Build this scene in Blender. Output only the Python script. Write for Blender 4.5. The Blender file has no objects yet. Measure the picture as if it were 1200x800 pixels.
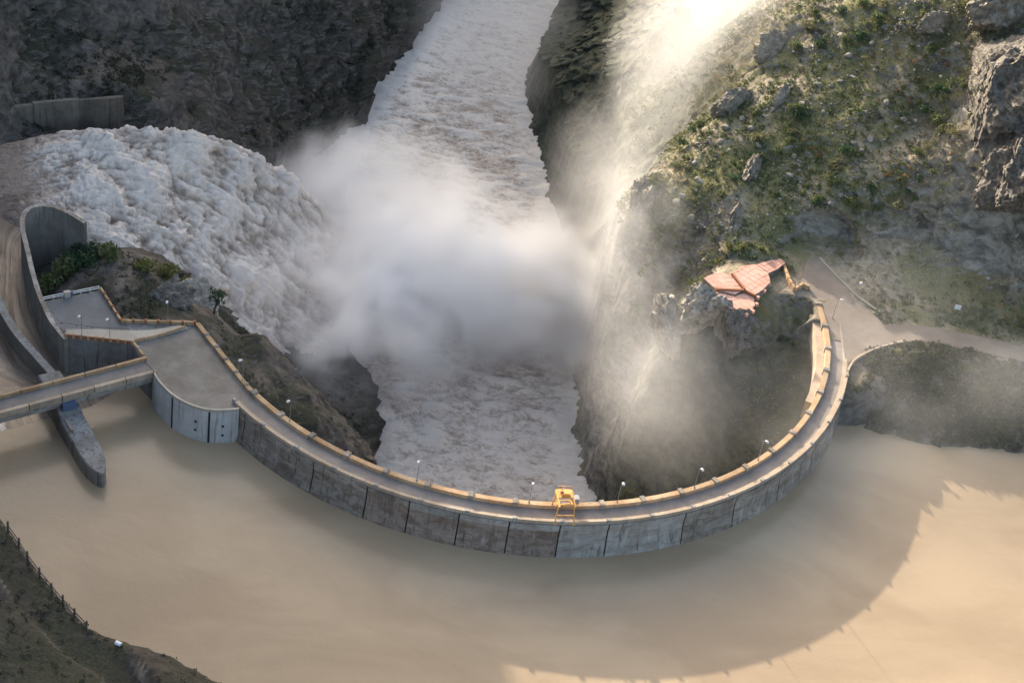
import bpy, math, random
import numpy as np
from mathutils import Matrix, Vector

random.seed(7)
rng = np.random.default_rng(11)
sc = bpy.context.scene
C = sc.collection

# ------------------------------------------------------------------ camera, sky, sun, exposure
PITCH, ROLL = 0.636904, 0.172958
CAM = Vector((1.21, -437.93, 315.39))
F = Vector((0, math.cos(PITCH), -math.sin(PITCH)))
R0 = Vector((1, 0, 0))
U0 = R0.cross(F)
RV = R0 * math.cos(ROLL) + U0 * math.sin(ROLL)
UV = -R0 * math.sin(ROLL) + U0 * math.cos(ROLL)
cd = bpy.data.cameras.new('camera')
cd.sensor_width = 36.0
cd.lens = 60.0
cd.clip_start = 1.0
cd.clip_end = 8000.0
cam = bpy.data.objects.new('camera', cd)
C.objects.link(cam)
cam.matrix_world = Matrix(((RV.x, UV.x, -F.x, CAM.x), (RV.y, UV.y, -F.y, CAM.y), (RV.z, UV.z, -F.z, CAM.z), (0, 0, 0, 1)))
sc.camera = cam

SUN_EL, SUN_AZ = math.radians(14.7), math.radians(-29.5)      # azimuth from +Y, clockwise
world = bpy.data.worlds.new('World')
sc.world = world
world.use_nodes = True
wn = world.node_tree
wn.nodes.clear()
sky = wn.nodes.new('ShaderNodeTexSky')
sky.sky_type = 'NISHITA'
sky.sun_disc = False
sky.sun_elevation = SUN_EL
sky.sun_rotation = SUN_AZ
sky.air_density = 1.0
sky.dust_density = 9.0
sky.ozone_density = 0.2
sky.altitude = 900
bg = wn.nodes.new('ShaderNodeBackground')
bg.inputs['Strength'].default_value = 0.15
wo = wn.nodes.new('ShaderNodeOutputWorld')
wn.links.new(sky.outputs[0], bg.inputs[0])
wn.links.new(bg.outputs[0], wo.inputs[0])

sd = bpy.data.lights.new('sun', 'SUN')
sd.energy = 3.4
sd.angle = math.radians(0.6)
sd.color = (1.0, 0.89, 0.75)
sun = bpy.data.objects.new('sun', sd)
C.objects.link(sun)
sdir = Vector((math.sin(SUN_AZ) * math.cos(SUN_EL), math.cos(SUN_AZ) * math.cos(SUN_EL), math.sin(SUN_EL)))
sun.rotation_euler = sdir.to_track_quat('Z', 'Y').to_euler()
sun.location = (-300, 520, 400)

vs = sc.view_settings
vs.view_transform = 'Standard'
vs.look = 'None'
vs.gamma = 1.0
vs.use_curve_mapping = False
vs.exposure = 1.68
cy = sc.cycles
cy.max_bounces = 16
cy.diffuse_bounces = 2
cy.glossy_bounces = 2
cy.transparent_max_bounces = 8
cy.volume_bounces = 16
cy.volume_step_rate = 1.0
cy.volume_max_steps = 256
cy.use_denoising = True

# ------------------------------------------------------------------ noise
_perm = rng.permutation(256)
_perm = np.concatenate([_perm, _perm, _perm])
_grad = rng.normal(size=(256, 3))
_grad /= np.linalg.norm(_grad, axis=1)[:, None]


def perlin(x, y, z):
    xi, yi, zi = np.floor(x).astype(int), np.floor(y).astype(int), np.floor(z).astype(int)
    xf, yf, zf = x - xi, y - yi, z - zi
    fade = lambda t: t * t * t * (t * (t * 6 - 15) + 10)
    u, v, w = fade(xf), fade(yf), fade(zf)
    xi &= 255; yi &= 255; zi &= 255

    def g(dx, dy, dz):
        h = _perm[_perm[_perm[xi + dx] + yi + dy] + zi + dz]
        gr = _grad[h]
        return gr[..., 0] * (xf - dx) + gr[..., 1] * (yf - dy) + gr[..., 2] * (zf - dz)
    lerp = lambda a, b, t: a + (b - a) * t
    x00 = lerp(g(0, 0, 0), g(1, 0, 0), u); x10 = lerp(g(0, 1, 0), g(1, 1, 0), u)
    x01 = lerp(g(0, 0, 1), g(1, 0, 1), u); x11 = lerp(g(0, 1, 1), g(1, 1, 1), u)
    return lerp(lerp(x00, x10, v), lerp(x01, x11, v), w)


def fbm(x, y, z, octv=4, mode='n'):
    s, a, tot = 0.0, 1.0, 0.0
    for k in range(octv):
        n = perlin(x + 17.3 * k, y - 9.1 * k, z + 5.7 * k)
        if mode == 'r':
            n = 1.0 - 2.4 * np.abs(n)
        elif mode == 'b':
            n = 2.4 * np.abs(n) - 0.5
        s = s + a * n
        tot += a
        a *= 0.5
        x, y, z = x * 2.03, y * 2.03, z * 2.03
    return s / tot


def sstep(a, b, x):
    t = np.clip((x - a) / (b - a), 0, 1)
    return t * t * (3 - 2 * t)


# ------------------------------------------------------------------ object helpers
def tag(o, label=None, cat=None, group=None, kind=None):
    if label: o['label'] = label
    if cat: o['category'] = cat
    if group: o['group'] = group
    if kind: o['kind'] = kind
    return o


def link(o, parent=None):
    C.objects.link(o)
    if parent is not None:
        o.parent = parent
    return o


def wloc(o):
    v = Vector((0, 0, 0))
    while o is not None:
        v += o.location
        o = o.parent
    return v


def empty(name, loc, label, cat, group=None):
    o = bpy.data.objects.new(name, None)
    o.location = loc
    o.empty_display_size = 1.0
    link(o)
    return tag(o, label, cat, group)


def mesh_obj(name, verts, faces, mat, parent=None, smooth=False, base=None):
    """verts in world metres; stored relative to the parent (or to base)"""
    v = np.asarray(verts, float)
    off = np.array(wloc(parent)) if parent is not None else (np.array(base) if base is not None else np.zeros(3))
    v = v - off
    me = bpy.data.meshes.new(name)
    if isinstance(faces, np.ndarray):
        n = len(faces); k = faces.shape[1]
        me.vertices.add(len(v)); me.vertices.foreach_set('co', v.astype(np.float32).ravel())
        me.loops.add(n * k); me.loops.foreach_set('vertex_index', faces.astype(np.int32).ravel())
        me.polygons.add(n)
        me.polygons.foreach_set('loop_start', np.arange(0, n * k, k, dtype=np.int32))
        me.update(calc_edges=True)
    else:
        me.from_pydata([tuple(a) for a in v], [], faces)
    if smooth:
        me.polygons.foreach_set('use_smooth', [True] * len(me.polygons))
    me.materials.append(mat)
    me.update()
    o = bpy.data.objects.new(name, me)
    if parent is None and base is not None:
        o.location = base
    link(o, parent)
    return o


def gridfaces(nu, nv, wrap=False):
    i = np.arange(nu - 1 if not wrap else nu)
    j = np.arange(nv - 1)
    I, J = np.meshgrid(i, j, indexing='ij')
    I2 = (I + 1) % nu
    return np.stack([I * nv + J, I2 * nv + J, I2 * nv + J + 1, I * nv + J + 1], -1).reshape(-1, 4)


class MB:
    def __init__(s):
        s.v, s.f = [], []

    def add(s, v, f):
        n = len(s.v)
        s.v += [tuple(map(float, a)) for a in v]
        s.f += [tuple(int(i) + n for i in a) for a in f]
        return s

    def box(s, c, half, ax=None, ay=None, az=None):
        c = Vector(c); ax = Vector(ax or (1, 0, 0)); ay = Vector(ay or (0, 1, 0)); az = Vector(az or (0, 0, 1))
        vv = []
        for sx in (-1, 1):
            for sy in (-1, 1):
                for sz in (-1, 1):
                    vv.append(c + ax * sx * half[0] + ay * sy * half[1] + az * sz * half[2])
        return s.add(vv, [(0, 1, 3, 2), (4, 6, 7, 5), (0, 4, 5, 1), (2, 3, 7, 6), (0, 2, 6, 4), (1, 5, 7, 3)])

    def bar(s, a, b, w, h=None, up=(0, 0, 1)):
        a, b = Vector(a), Vector(b); d = (b - a); L = d.length; d.normalize()
        up = Vector(up)
        if abs(d.dot(up)) > 0.95: up = Vector((0, 1, 0))
        sx = d.cross(up).normalized(); uz = sx.cross(d)
        return s.box((a + b) / 2, (w / 2, L / 2, (h or w) / 2), sx, d, uz)

    def tube(s, pts, rad, n=8, cap=True):
        pts = [Vector(p) for p in pts]
        if not hasattr(rad, '__len__'): rad = [rad] * len(pts)
        vv, ff = [], []
        for i, p in enumerate(pts):
            d = (pts[min(i + 1, len(pts) - 1)] - pts[max(i - 1, 0)]).normalized()
            up = Vector((0, 0, 1)) if abs(d.z) < 0.9 else Vector((1, 0, 0))
            x = d.cross(up).normalized(); y = x.cross(d)
            for k in range(n):
                t = 2 * math.pi * k / n
                vv.append(p + (x * math.cos(t) + y * math.sin(t)) * rad[i])
        for i in range(len(pts) - 1):
            for k in range(n):
                ff.append((i * n + k, i * n + (k + 1) % n, (i + 1) * n + (k + 1) % n, (i + 1) * n + k))
        if cap:
            ff.append(tuple(range(n))[::-1]); ff.append(tuple(range((len(pts) - 1) * n, len(pts) * n)))
        return s.add(vv, ff)

    def prism(s, poly, z0, z1):
        n = len(poly)
        zt = z1 if hasattr(z1, '__len__') else [z1] * n
        vv = [(p[0], p[1], z0) for p in poly] + [(p[0], p[1], zt[i]) for i, p in enumerate(poly)]
        ff = [tuple(range(n))[::-1], tuple(range(n, 2 * n))]
        ff += [(i, (i + 1) % n, n + (i + 1) % n, n + i) for i in range(n)]
        return s.add(vv, ff)

    def sweep(s, path, prof, closed=True):
        """path: list of (x,y[,zoff]); prof: list of (offset to the left of travel, z)"""
        P = np.array([(p[0], p[1]) for p in path], float)
        zo = [p[2] if len(p) > 2 else 0 for p in path]
        T = np.gradient(P, axis=0)
        T /= np.linalg.norm(T, axis=1)[:, None]
        N = np.stack([-T[:, 1], T[:, 0]], -1)
        m = len(prof)
        vv = [(P[i, 0] + N[i, 0] * o, P[i, 1] + N[i, 1] * o, z + zo[i]) for i in range(len(P)) for o, z in prof]
        ff = []
        for i in range(len(P) - 1):
            for k in range(m):
                ff.append((i * m + k, i * m + (k + 1) % m, (i + 1) * m + (k + 1) % m, (i + 1) * m + k))
        ff.append(tuple(range(m))); ff.append(tuple(range((len(P) - 1) * m, len(P) * m))[::-1])
        return s.add(vv, ff)

    def build(s, name, mat, parent=None, smooth=False, base=None):
        o = mesh_obj(name, s.v, s.f, mat, parent, smooth, base)
        import bmesh
        bm = bmesh.new(); bm.from_mesh(o.data)
        bmesh.ops.recalc_face_normals(bm, faces=bm.faces)
        bm.to_mesh(o.data); bm.free()
        return o


def copy_tree(o, loc, rz=None, scale=None, parent=None):
    c = o.copy()
    C.objects.link(c)
    if parent is not None:
        c.parent = parent
    else:
        c.location = loc
        if rz is not None: c.rotation_euler = (0, 0, rz)
        if scale is not None: c.scale = scale if hasattr(scale, '__len__') else (scale,) * 3
    for ch in list(o.children):
        copy_tree(ch, None, parent=c)
    return c


# ------------------------------------------------------------------ materials
def newmat(name):
    m = bpy.data.materials.new(name)
    m.use_nodes = True
    nt = m.node_tree
    nt.nodes.clear()
    out = nt.nodes.new('ShaderNodeOutputMaterial')
    b = nt.nodes.new('ShaderNodeBsdfPrincipled')
    nt.links.new(b.outputs[0], out.inputs[0])
    return m, nt, b


class NT:
    """tiny wrapper for writing node graphs"""
    def __init__(s, nt):
        s.nt = nt
        s.geo = nt.nodes.new('ShaderNodeNewGeometry')

    def _in(s, sock, v):
        if isinstance(v, bpy.types.NodeSocket): s.nt.links.new(v, sock)
        elif v is not None: sock.default_value = v

    def pos(s, sx=1, sy=1, sz=1):
        m = s.nt.nodes.new('ShaderNodeVectorMath'); m.operation = 'MULTIPLY'
        s._in(m.inputs[0], s.geo.outputs['Position']); m.inputs[1].default_value = (sx, sy, sz)
        return m.outputs[0]

    def noise(s, vec, scale, detail=4, rough=0.55, dist=0.0):
        n = s.nt.nodes.new('ShaderNodeTexNoise')
        s._in(n.inputs['Vector'], vec); n.inputs['Scale'].default_value = scale
        n.inputs['Detail'].default_value = detail; n.inputs['Roughness'].default_value = rough
        n.inputs['Distortion'].default_value = dist
        return n.outputs['Fac']

    def ramp(s, fac, a, b, lo=0.0, hi=1.0):
        m = s.nt.nodes.new('ShaderNodeMapRange'); m.interpolation_type = 'SMOOTHSTEP'
        s._in(m.inputs['Value'], fac)
        for k, v in (('From Min', a), ('From Max', b), ('To Min', lo), ('To Max', hi)): m.inputs[k].default_value = v
        return m.outputs[0]

    def mix(s, fac, a, b):
        m = s.nt.nodes.new('ShaderNodeMix'); m.data_type = 'RGBA'
        s._in(m.inputs[0], fac)
        for sock, v in ((m.inputs[6], a), (m.inputs[7], b)):
            if isinstance(v, tuple): v = (*v[:3], 1.0)
            s._in(sock, v)
        return m.outputs[2]

    def math(s, op, a, b=None):
        m = s.nt.nodes.new('ShaderNodeMath'); m.operation = op
        s._in(m.inputs[0], a); s._in(m.inputs[1], b)
        return m.outputs[0]

    def sep(s, v):
        n = s.nt.nodes.new('ShaderNodeSeparateXYZ'); s._in(n.inputs[0], v)
        return n.outputs

    def bump(s, h, strength, dist):
        n = s.nt.nodes.new('ShaderNodeBump')
        s._in(n.inputs['Height'], h); n.inputs['Strength'].default_value = strength; n.inputs['Distance'].default_value = dist
        return n.outputs[0]

    def rand(s):
        return s.nt.nodes.new('ShaderNodeObjectInfo').outputs['Random']


def concrete(name, col, dark=None, light=None, streak=0.6, rough=0.9, var=0.15, brown=0.0):
    m, nt, b = newmat(name)
    g = NT(nt)
    dark = dark or tuple(c * 0.45 for c in col)
    light = light or tuple(min(1, c * 1.35) for c in col)
    n1 = g.noise(g.pos(), 0.16, 6, 0.65)
    st = g.noise(g.pos(0.9, 0.9, 0.05), 1.1, 5, 0.7)
    n2 = g.noise(g.pos(), 1.6, 5, 0.7)
    c = g.mix(g.ramp(n1, 0.35, 0.68), col, light)
    c = g.mix(g.math('MULTIPLY', g.ramp(st, 0.5, 0.72), streak), c, dark)
    c = g.mix(g.ramp(n2, 0.55, 0.8, 0, 0.45), c, dark)
    if brown:
        bs = g.noise(g.pos(0.25, 0.25, 0.5), 1.0, 6, 0.7, 0.8)
        c = g.mix(g.ramp(bs, 0.42, 0.66, 0, brown), c, (0.155, 0.105, 0.072))
        ls = g.noise(g.pos(0.5, 0.5, 0.03), 1.0, 4, 0.6)
        c = g.mix(g.ramp(ls, 0.58, 0.72, 0, 0.55), c, (0.47, 0.45, 0.42))      # pale lime runs
    h = nt.nodes.new('ShaderNodeHueSaturation')
    nt.links.new(c, h.inputs['Color'])
    nt.links.new(g.ramp(g.rand(), 0, 1, 1 - var, 1 + var), h.inputs['Value'])
    nt.links.new(h.outputs[0], b.inputs['Base Color'])
    b.inputs['Roughness'].default_value = rough
    nt.links.new(g.bump(n2, 0.35, 0.12), b.inputs['Normal'])
    return m


def plain(name, col, rough=0.6, metal=0.0, wear=0.25, wcol=None, scale=1.5):
    m, nt, b = newmat(name)
    g = NT(nt)
    n = g.noise(g.pos(), scale, 5, 0.65)
    c = g.mix(g.ramp(n, 0.45, 0.75, 0, wear * 2), col, wcol or tuple(x * 0.5 for x in col))
    nt.links.new(c, b.inputs['Base Color'])
    b.inputs['Roughness'].default_value = rough
    b.inputs['Metallic'].default_value = metal
    return m


M = {}
M['dam'] = concrete('dam_concrete', (0.275, 0.24, 0.20), (0.09, 0.073, 0.058), (0.40, 0.36, 0.31), 0.95, var=0.18, brown=0.75)
M['dam_red'] = concrete('dam_concrete_reddish', (0.245, 0.19, 0.155), (0.085, 0.062, 0.05), (0.34, 0.275, 0.23), 0.9, var=0.12, brown=0.9)
M['dam_blue'] = concrete('dam_concrete_bluish', (0.30, 0.28, 0.25), (0.115, 0.10, 0.085), (0.41, 0.39, 0.36), 0.95, var=0.1, brown=0.5)
M['panel'] = concrete('wall_panel_bluegrey', (0.44, 0.44, 0.43), (0.20, 0.19, 0.175), (0.54, 0.545, 0.54), 0.9, var=0.06)
M['wall'] = concrete('old_grey_concrete', (0.195, 0.178, 0.15), (0.07, 0.064, 0.055), (0.28, 0.26, 0.22), 0.85)
M['stain'] = concrete('stained_concrete', (0.16, 0.148, 0.13), (0.04, 0.036, 0.032), (0.25, 0.245, 0.235), 1.0)
M['mossy'] = concrete('mossy_old_concrete', (0.085, 0.077, 0.064), (0.03, 0.027, 0.023), (0.15, 0.135, 0.11), 1.0)
M['deck'] = concrete('tan_paving', (0.175, 0.155, 0.13), (0.10, 0.087, 0.072), (0.25, 0.23, 0.20), 0.2, var=0.05)
M['asph'] = concrete('road_surface', (0.20, 0.175, 0.155), (0.12, 0.105, 0.095), (0.28, 0.245, 0.215), 0.15, var=0.04)
M['dkdeck'] = concrete('dark_grey_paving', (0.15, 0.148, 0.145), (0.09, 0.088, 0.085), (0.2, 0.195, 0.19), 0.2, var=0.04)
M['beige'] = concrete('beige_slab', (0.40, 0.36, 0.29), (0.22, 0.19, 0.15), (0.48, 0.44, 0.37), 0.3, var=0.04)
M['ochre'] = concrete('ochre_parapet', (0.40, 0.245, 0.125), (0.15, 0.10, 0.07), (0.50, 0.36, 0.22), 0.55, var=0.14)
M['ochre_pale'] = concrete('pale_parapet', (0.40, 0.31, 0.22), (0.17, 0.13, 0.10), (0.50, 0.41, 0.31), 0.5, var=0.12)
M['rusty'] = plain('rusty_iron', (0.30, 0.12, 0.055), 0.8, 0.0, 0.4)
M['joint'] = plain('dark_joint_filler', (0.02, 0.02, 0.022), 0.9)
M['white'] = plain('white_paint', (0.75, 0.75, 0.73), 0.5, 0, 0.1)
M['steel'] = plain('galvanised_pole', (0.32, 0.33, 0.34), 0.5, 0.6, 0.2)
M['yellow'] = plain('yellow_orange_paint', (0.78, 0.40, 0.10), 0.55, 0, 0.3, (0.42, 0.17, 0.04))
M['blue'] = plain('dusty_blue_paint', (0.10, 0.14, 0.24), 0.6)
M['terra'] = concrete('terracotta_paving', (0.54, 0.295, 0.22), (0.36, 0.185, 0.13), (0.63, 0.38, 0.30), 0.25, var=0.08)
M['wood'] = plain('weathered_wood', (0.085, 0.07, 0.055), 0.9, 0, 0.4)
M['bark'] = plain('bark', (0.09, 0.07, 0.055), 0.95, 0, 0.4, scale=6)


def leafmat(name, c1, c2, c3):
    m, nt, b = newmat(name)
    g = NT(nt)
    n = g.noise(g.pos(), 0.22, 3, 0.6)
    n2 = g.noise(g.pos(), 2.2, 2, 0.6)
    c = g.mix(g.ramp(n, 0.38, 0.62), c1, c2)
    c = g.mix(g.ramp(n2, 0.5, 0.75, 0, 0.8), c, c3)
    nt.links.new(c, b.inputs['Base Color'])
    b.inputs['Roughness'].default_value = 0.75
    tr = nt.nodes.new('ShaderNodeBsdfTranslucent')
    nt.links.new(c, tr.inputs[0])
    mx = nt.nodes.new('ShaderNodeMixShader'); mx.inputs[0].default_value = 0.3
    nt.links.new(b.outputs[0], mx.inputs[1]); nt.links.new(tr.outputs[0], mx.inputs[2])
    nt.links.new(mx.outputs[0], nt.nodes['Material Output'].inputs[0])
    return m


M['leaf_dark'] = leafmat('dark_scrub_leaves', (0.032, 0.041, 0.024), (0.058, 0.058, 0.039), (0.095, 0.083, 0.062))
M['leaf_green'] = leafmat('green_leaves', (0.095, 0.13, 0.045), (0.13, 0.15, 0.06), (0.20, 0.20, 0.085))
M['leaf_deep'] = leafmat('deep_green_leaves', (0.03, 0.075, 0.03), (0.045, 0.085, 0.035), (0.07, 0.10, 0.045))
M['leaf_olive'] = leafmat('olive_leaves', (0.15, 0.15, 0.07), (0.20, 0.19, 0.09), (0.27, 0.23, 0.12))
M['leaf_lime'] = leafmat('yellow_green_leaves', (0.14, 0.16, 0.04), (0.18, 0.18, 0.055), (0.22, 0.20, 0.08))
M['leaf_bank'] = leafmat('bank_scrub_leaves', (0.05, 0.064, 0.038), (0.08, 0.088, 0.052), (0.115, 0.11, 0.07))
M['leaf_dry'] = leafmat('dry_grass', (0.25, 0.21, 0.12), (0.33, 0.285, 0.18), (0.19, 0.17, 0.085))
M['leaf_rust'] = leafmat('orange_brown_leaves', (0.22, 0.13, 0.04), (0.27, 0.17, 0.06), (0.20, 0.14, 0.08))

# ------------------------------------------------------------------ terrain
CTRL = [
    # left abutment, below and behind the platform
    (-70, -15, -27), (-58, 7, -58), (-76, -26, -12), (-87, -26, -3), (-57, -51, -18), (-75, 10, -52), (-86, 6, -38), (-43, -4, -62), (-130, -6, 1), (-115, -19, 3),
    (-105, -18, -2), (-94, -6, -13), (-125, 7, -5), (-105, 9, -20), (-100, -60, 0), (-115, -52, 2), (-80, -68, -5), (-50, -70, -40), (-95, 30, -45),
    (-120, 30, -30), (-112, 60, -55), (-130, 70, -40),
    # spillway cut
    (-150, -60, -14), (-165, -35, -14), (-172, 0, -14), (-172, 30, -16), (-150, 45, -20), (-130, -85, -18), (-155, 15, -16), (-160, -90, -18),
    # left mountain
    (-201, 109, 22), (-194, 87, 14), (-186, 66, 8), (-164, 141, -4), (-167, 153, 8), (-149, 91, 2), (-143, 125, -10), (-129, 139, -30),
    (-129, 217, -35), (-122, 184, -45), (-105, 195, -60), (-95, 241, -62), (-100, 263, -48), (-85, 302, -64), (-104, 285, -42),
    (-135, 241, -27), (-71, 354, -68), (-212, -20, 60), (-208, -70, 30), (-216, 20, 90), (-208, 50, 50), (-236, 60, 185), (-236, 200, 100), (-275, 100, 250), (-218, 100, 70), (-246, 130, 200), (-228, 230, 95),
    (-200, 250, 50), (-258, 270, 165), (-265, 340, 140), (-180, 330, 45), (-150, 420, 40), (-225, 450, 105), (-170, 548, 72), (-250, 560, 120), (-260, -20, 150), (-320, 20, 190), (-360, 300, 210), (-600, 250, 240),
    (-600, 900, 220), (-200, 760, 80), (-250, -120, 70), (-180, -130, 2), (-330, -120, 120), (-600, -300, 200),
    # bank in the foreground
    (-98, -183, 60), (-87, -195, 60), (-70, -210, 60), (-54, -213, 60), (-42, -218, 60), (-89, -210, 63), (-81, -232, 66), (-67, -225, 61),
    (-70, -178, 10), (-50, -190, 10), (-30, -198, 8), (-88, -165, 15), (-110, -150, 8), (-20, -215, 20), (-50, -160, -12), (-10, -190, -12),
    (-140, -190, 60), (-180, -230, 90), (-120, -260, 80), (-80, -280, 80), (-40, -250, 58), (0, -260, 20), (-60, -340, 95), (30, -240, -10),
    (-300, -420, 150), (40, -330, -5),
    # right: rocky spine and the slope inside the arch
    (58, 22, 11), (52, 7, 1), (44, 16, -18), (41, 19, -36), (37, 24, -58), (82, 8, 3), (84, -9, -8), (68, -6, 0),
    (72, -21, -18), (59, -5, -20), (52, -4, -44), (63, -17, -38), (90, 28, 9), (88, 0, -3), (70, -40, -55), (80, -35, -35),
    (63, 20, 12), (72, 22, 12), (80, 32, 12.5), (70, 5, 11.5), (71, 1, 8), (60, 13, 9), (77, 12, 10), (66, 8, 11.5),
    # right: rim and sunlit slope
    (38, 58, -3), (36, 77, 6), (49, 100, 18), (65, 120, 30), (77, 124, 37), (65, 59, 16), (72, 79, 23), (80, 46, 14), (94, 51, 17), (92, 77, 28),
    (90, 101, 38), (106, 75, 32), (119, 73, 36), (104, 110, 46), (118, 106, 51), (132, 87, 47), (133, 56, 32), (122, 50, 20), (145, 45, 18),
    (162, 32, 20), (163, 24, 14), (131, 103, 55), (139, 87, 58), (152, 96, 74), (145, 51, 36), (156, 58, 48), (160, 40, 29), (116, 139, 66),
    (89, 158, 54), (74, 147, 44), (142, 116, 72), (152, 110, 84), (103, 42, 14), (110, 28, 13),
    # right: side valley and dark cliff beyond
    (63, 184, 22), (51, 218, -5), (7, 216, -50), (23, 175, -40), (8, 309, -50), (30, 265, -20), (46, 218, 12), (27, 173, -25), (16, 251, -28),
    (28, 292, -20), (22, 120, -45), (30, 110, -20), (100, 230, 60), (70, 300, 30), (60, 380, 10), (120, 330, 80), (20, 420, -40), (50, 600, 0),
    (150, 180, 100), (250, 250, 180), (500, 400, 260), (300, 700, 220),
    # right bank of the reservoir
    (104, -21, 0), (116, -24, 0), (129, -25, 0), (148, -22, 0), (161, -22, 0), (180, -24, 0), (120, -4, 10), (147, -7, 8), (134, 11, 12.5),
    (110, -42, -14), (130, -44, -14), (160, -42, -14), (190, -45, -14), (185, 5, 13), (190, 40, 40), (220, 20, 40), (230, -30, 8), (260, -80, 5),
    (250, 90, 110), (320, 0, 90), (500, -100, 160), (300, -200, 20), (260, -240, -10), (500, -400, 120), (600, 100, 220),
    # bed of the reservoir
    (0, -130, -30), (60, -120, -30), (-60, -120, -28), (100, -70, -25), (150, -90, -26), (60, -200, -26), (150, -200, -26), (0, -160, -25),
    (100, -300, -20), (-90, -110, -22), (200, -130, -22), (100, -450, -20), (200, -600, -20), (50, -900, -10),
]
CT = np.array(CTRL, float)


def mq(d2):
    return np.sqrt(d2 + 4.0 ** 2)


_n = len(CT)
_A = np.zeros((_n + 3, _n + 3))
_d2 = ((CT[:, None, :2] - CT[None, :, :2]) ** 2).sum(-1)
_A[:_n, :_n] = mq(_d2) - 0.25 * np.eye(_n)
_A[:_n, _n:] = np.concatenate([np.ones((_n, 1)), CT[:, :2]], 1)
_A[_n:, :_n] = _A[:_n, _n:].T
_w = np.linalg.solve(_A, np.concatenate([CT[:, 2], np.zeros(3)]))

RIV_Y = [-95, -60, -20, 5, 34, 55, 75, 90, 140, 195, 238, 270, 310, 372, 450, 700, 1500]
RIV_L = [-40, -42, -42, -42, -46, -62, -85, -100, -108, -101, -84, -85, -75, -64, -70, -90, -120]
RIV_RY = [-95, -60, -20, 14, 27, 58, 100, 150, 190, 228, 288, 350, 420, 700, 1500]
RIV_R = [40, 45, 45, 36, 34, 31, 24, 20, 11, 1, -12, -7, 0, -10, -20]
RIVER_Z = -75.0

ROADS = [  # (polyline x,y,z), half width
    ([(101.5, -12, 11.0), (102.5, 2, 11.0), (104, 12, 11.3), (105, 22, 12.0), (101, 34, 12.6), (95, 46, 13.2)], 8.5),
    ([(104, 2, 11.0), (116, 10, 11.4), (128, 15.0, 11.9), (145, 13.5, 12.5), (162, 11, 13), (190, 4, 13.3), (240, 0, 15)], 5.0),
    ([(88, 30, 12.0), (96, 30, 12.3)], 6),
]
TRACK = ([(-58, -240, 61.2), (-57, -228, 60.8), (-62, -220.5, 60.7), (-72, -215.5, 60.9), (-86, -204, 61.2), (-98, -192.5, 61.4), (-120, -175, 62)], 2.2)


EDGE = [(-170, -100), (-125, -158), (-99, -183), (-88, -195), (-70.5, -210.5), (-54, -213.6), (-42, -218.5), (-24, -232), (0, -262), (10, -330)]


def seg_near(x, y, line):
    best = np.full(x.shape, 1e9); bz = np.zeros(x.shape)
    for a, b in zip(line[:-1], line[1:]):
        dx, dy = b[0] - a[0], b[1] - a[1]
        t = np.clip(((x - a[0]) * dx + (y - a[1]) * dy) / (dx * dx + dy * dy), 0, 1)
        d = np.hypot(x - a[0] - t * dx, y - a[1] - t * dy)
        k = d < best
        best = np.where(k, d, best); bz = np.where(k, a[2] + t * (b[2] - a[2]), bz)
    return best, bz


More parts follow.
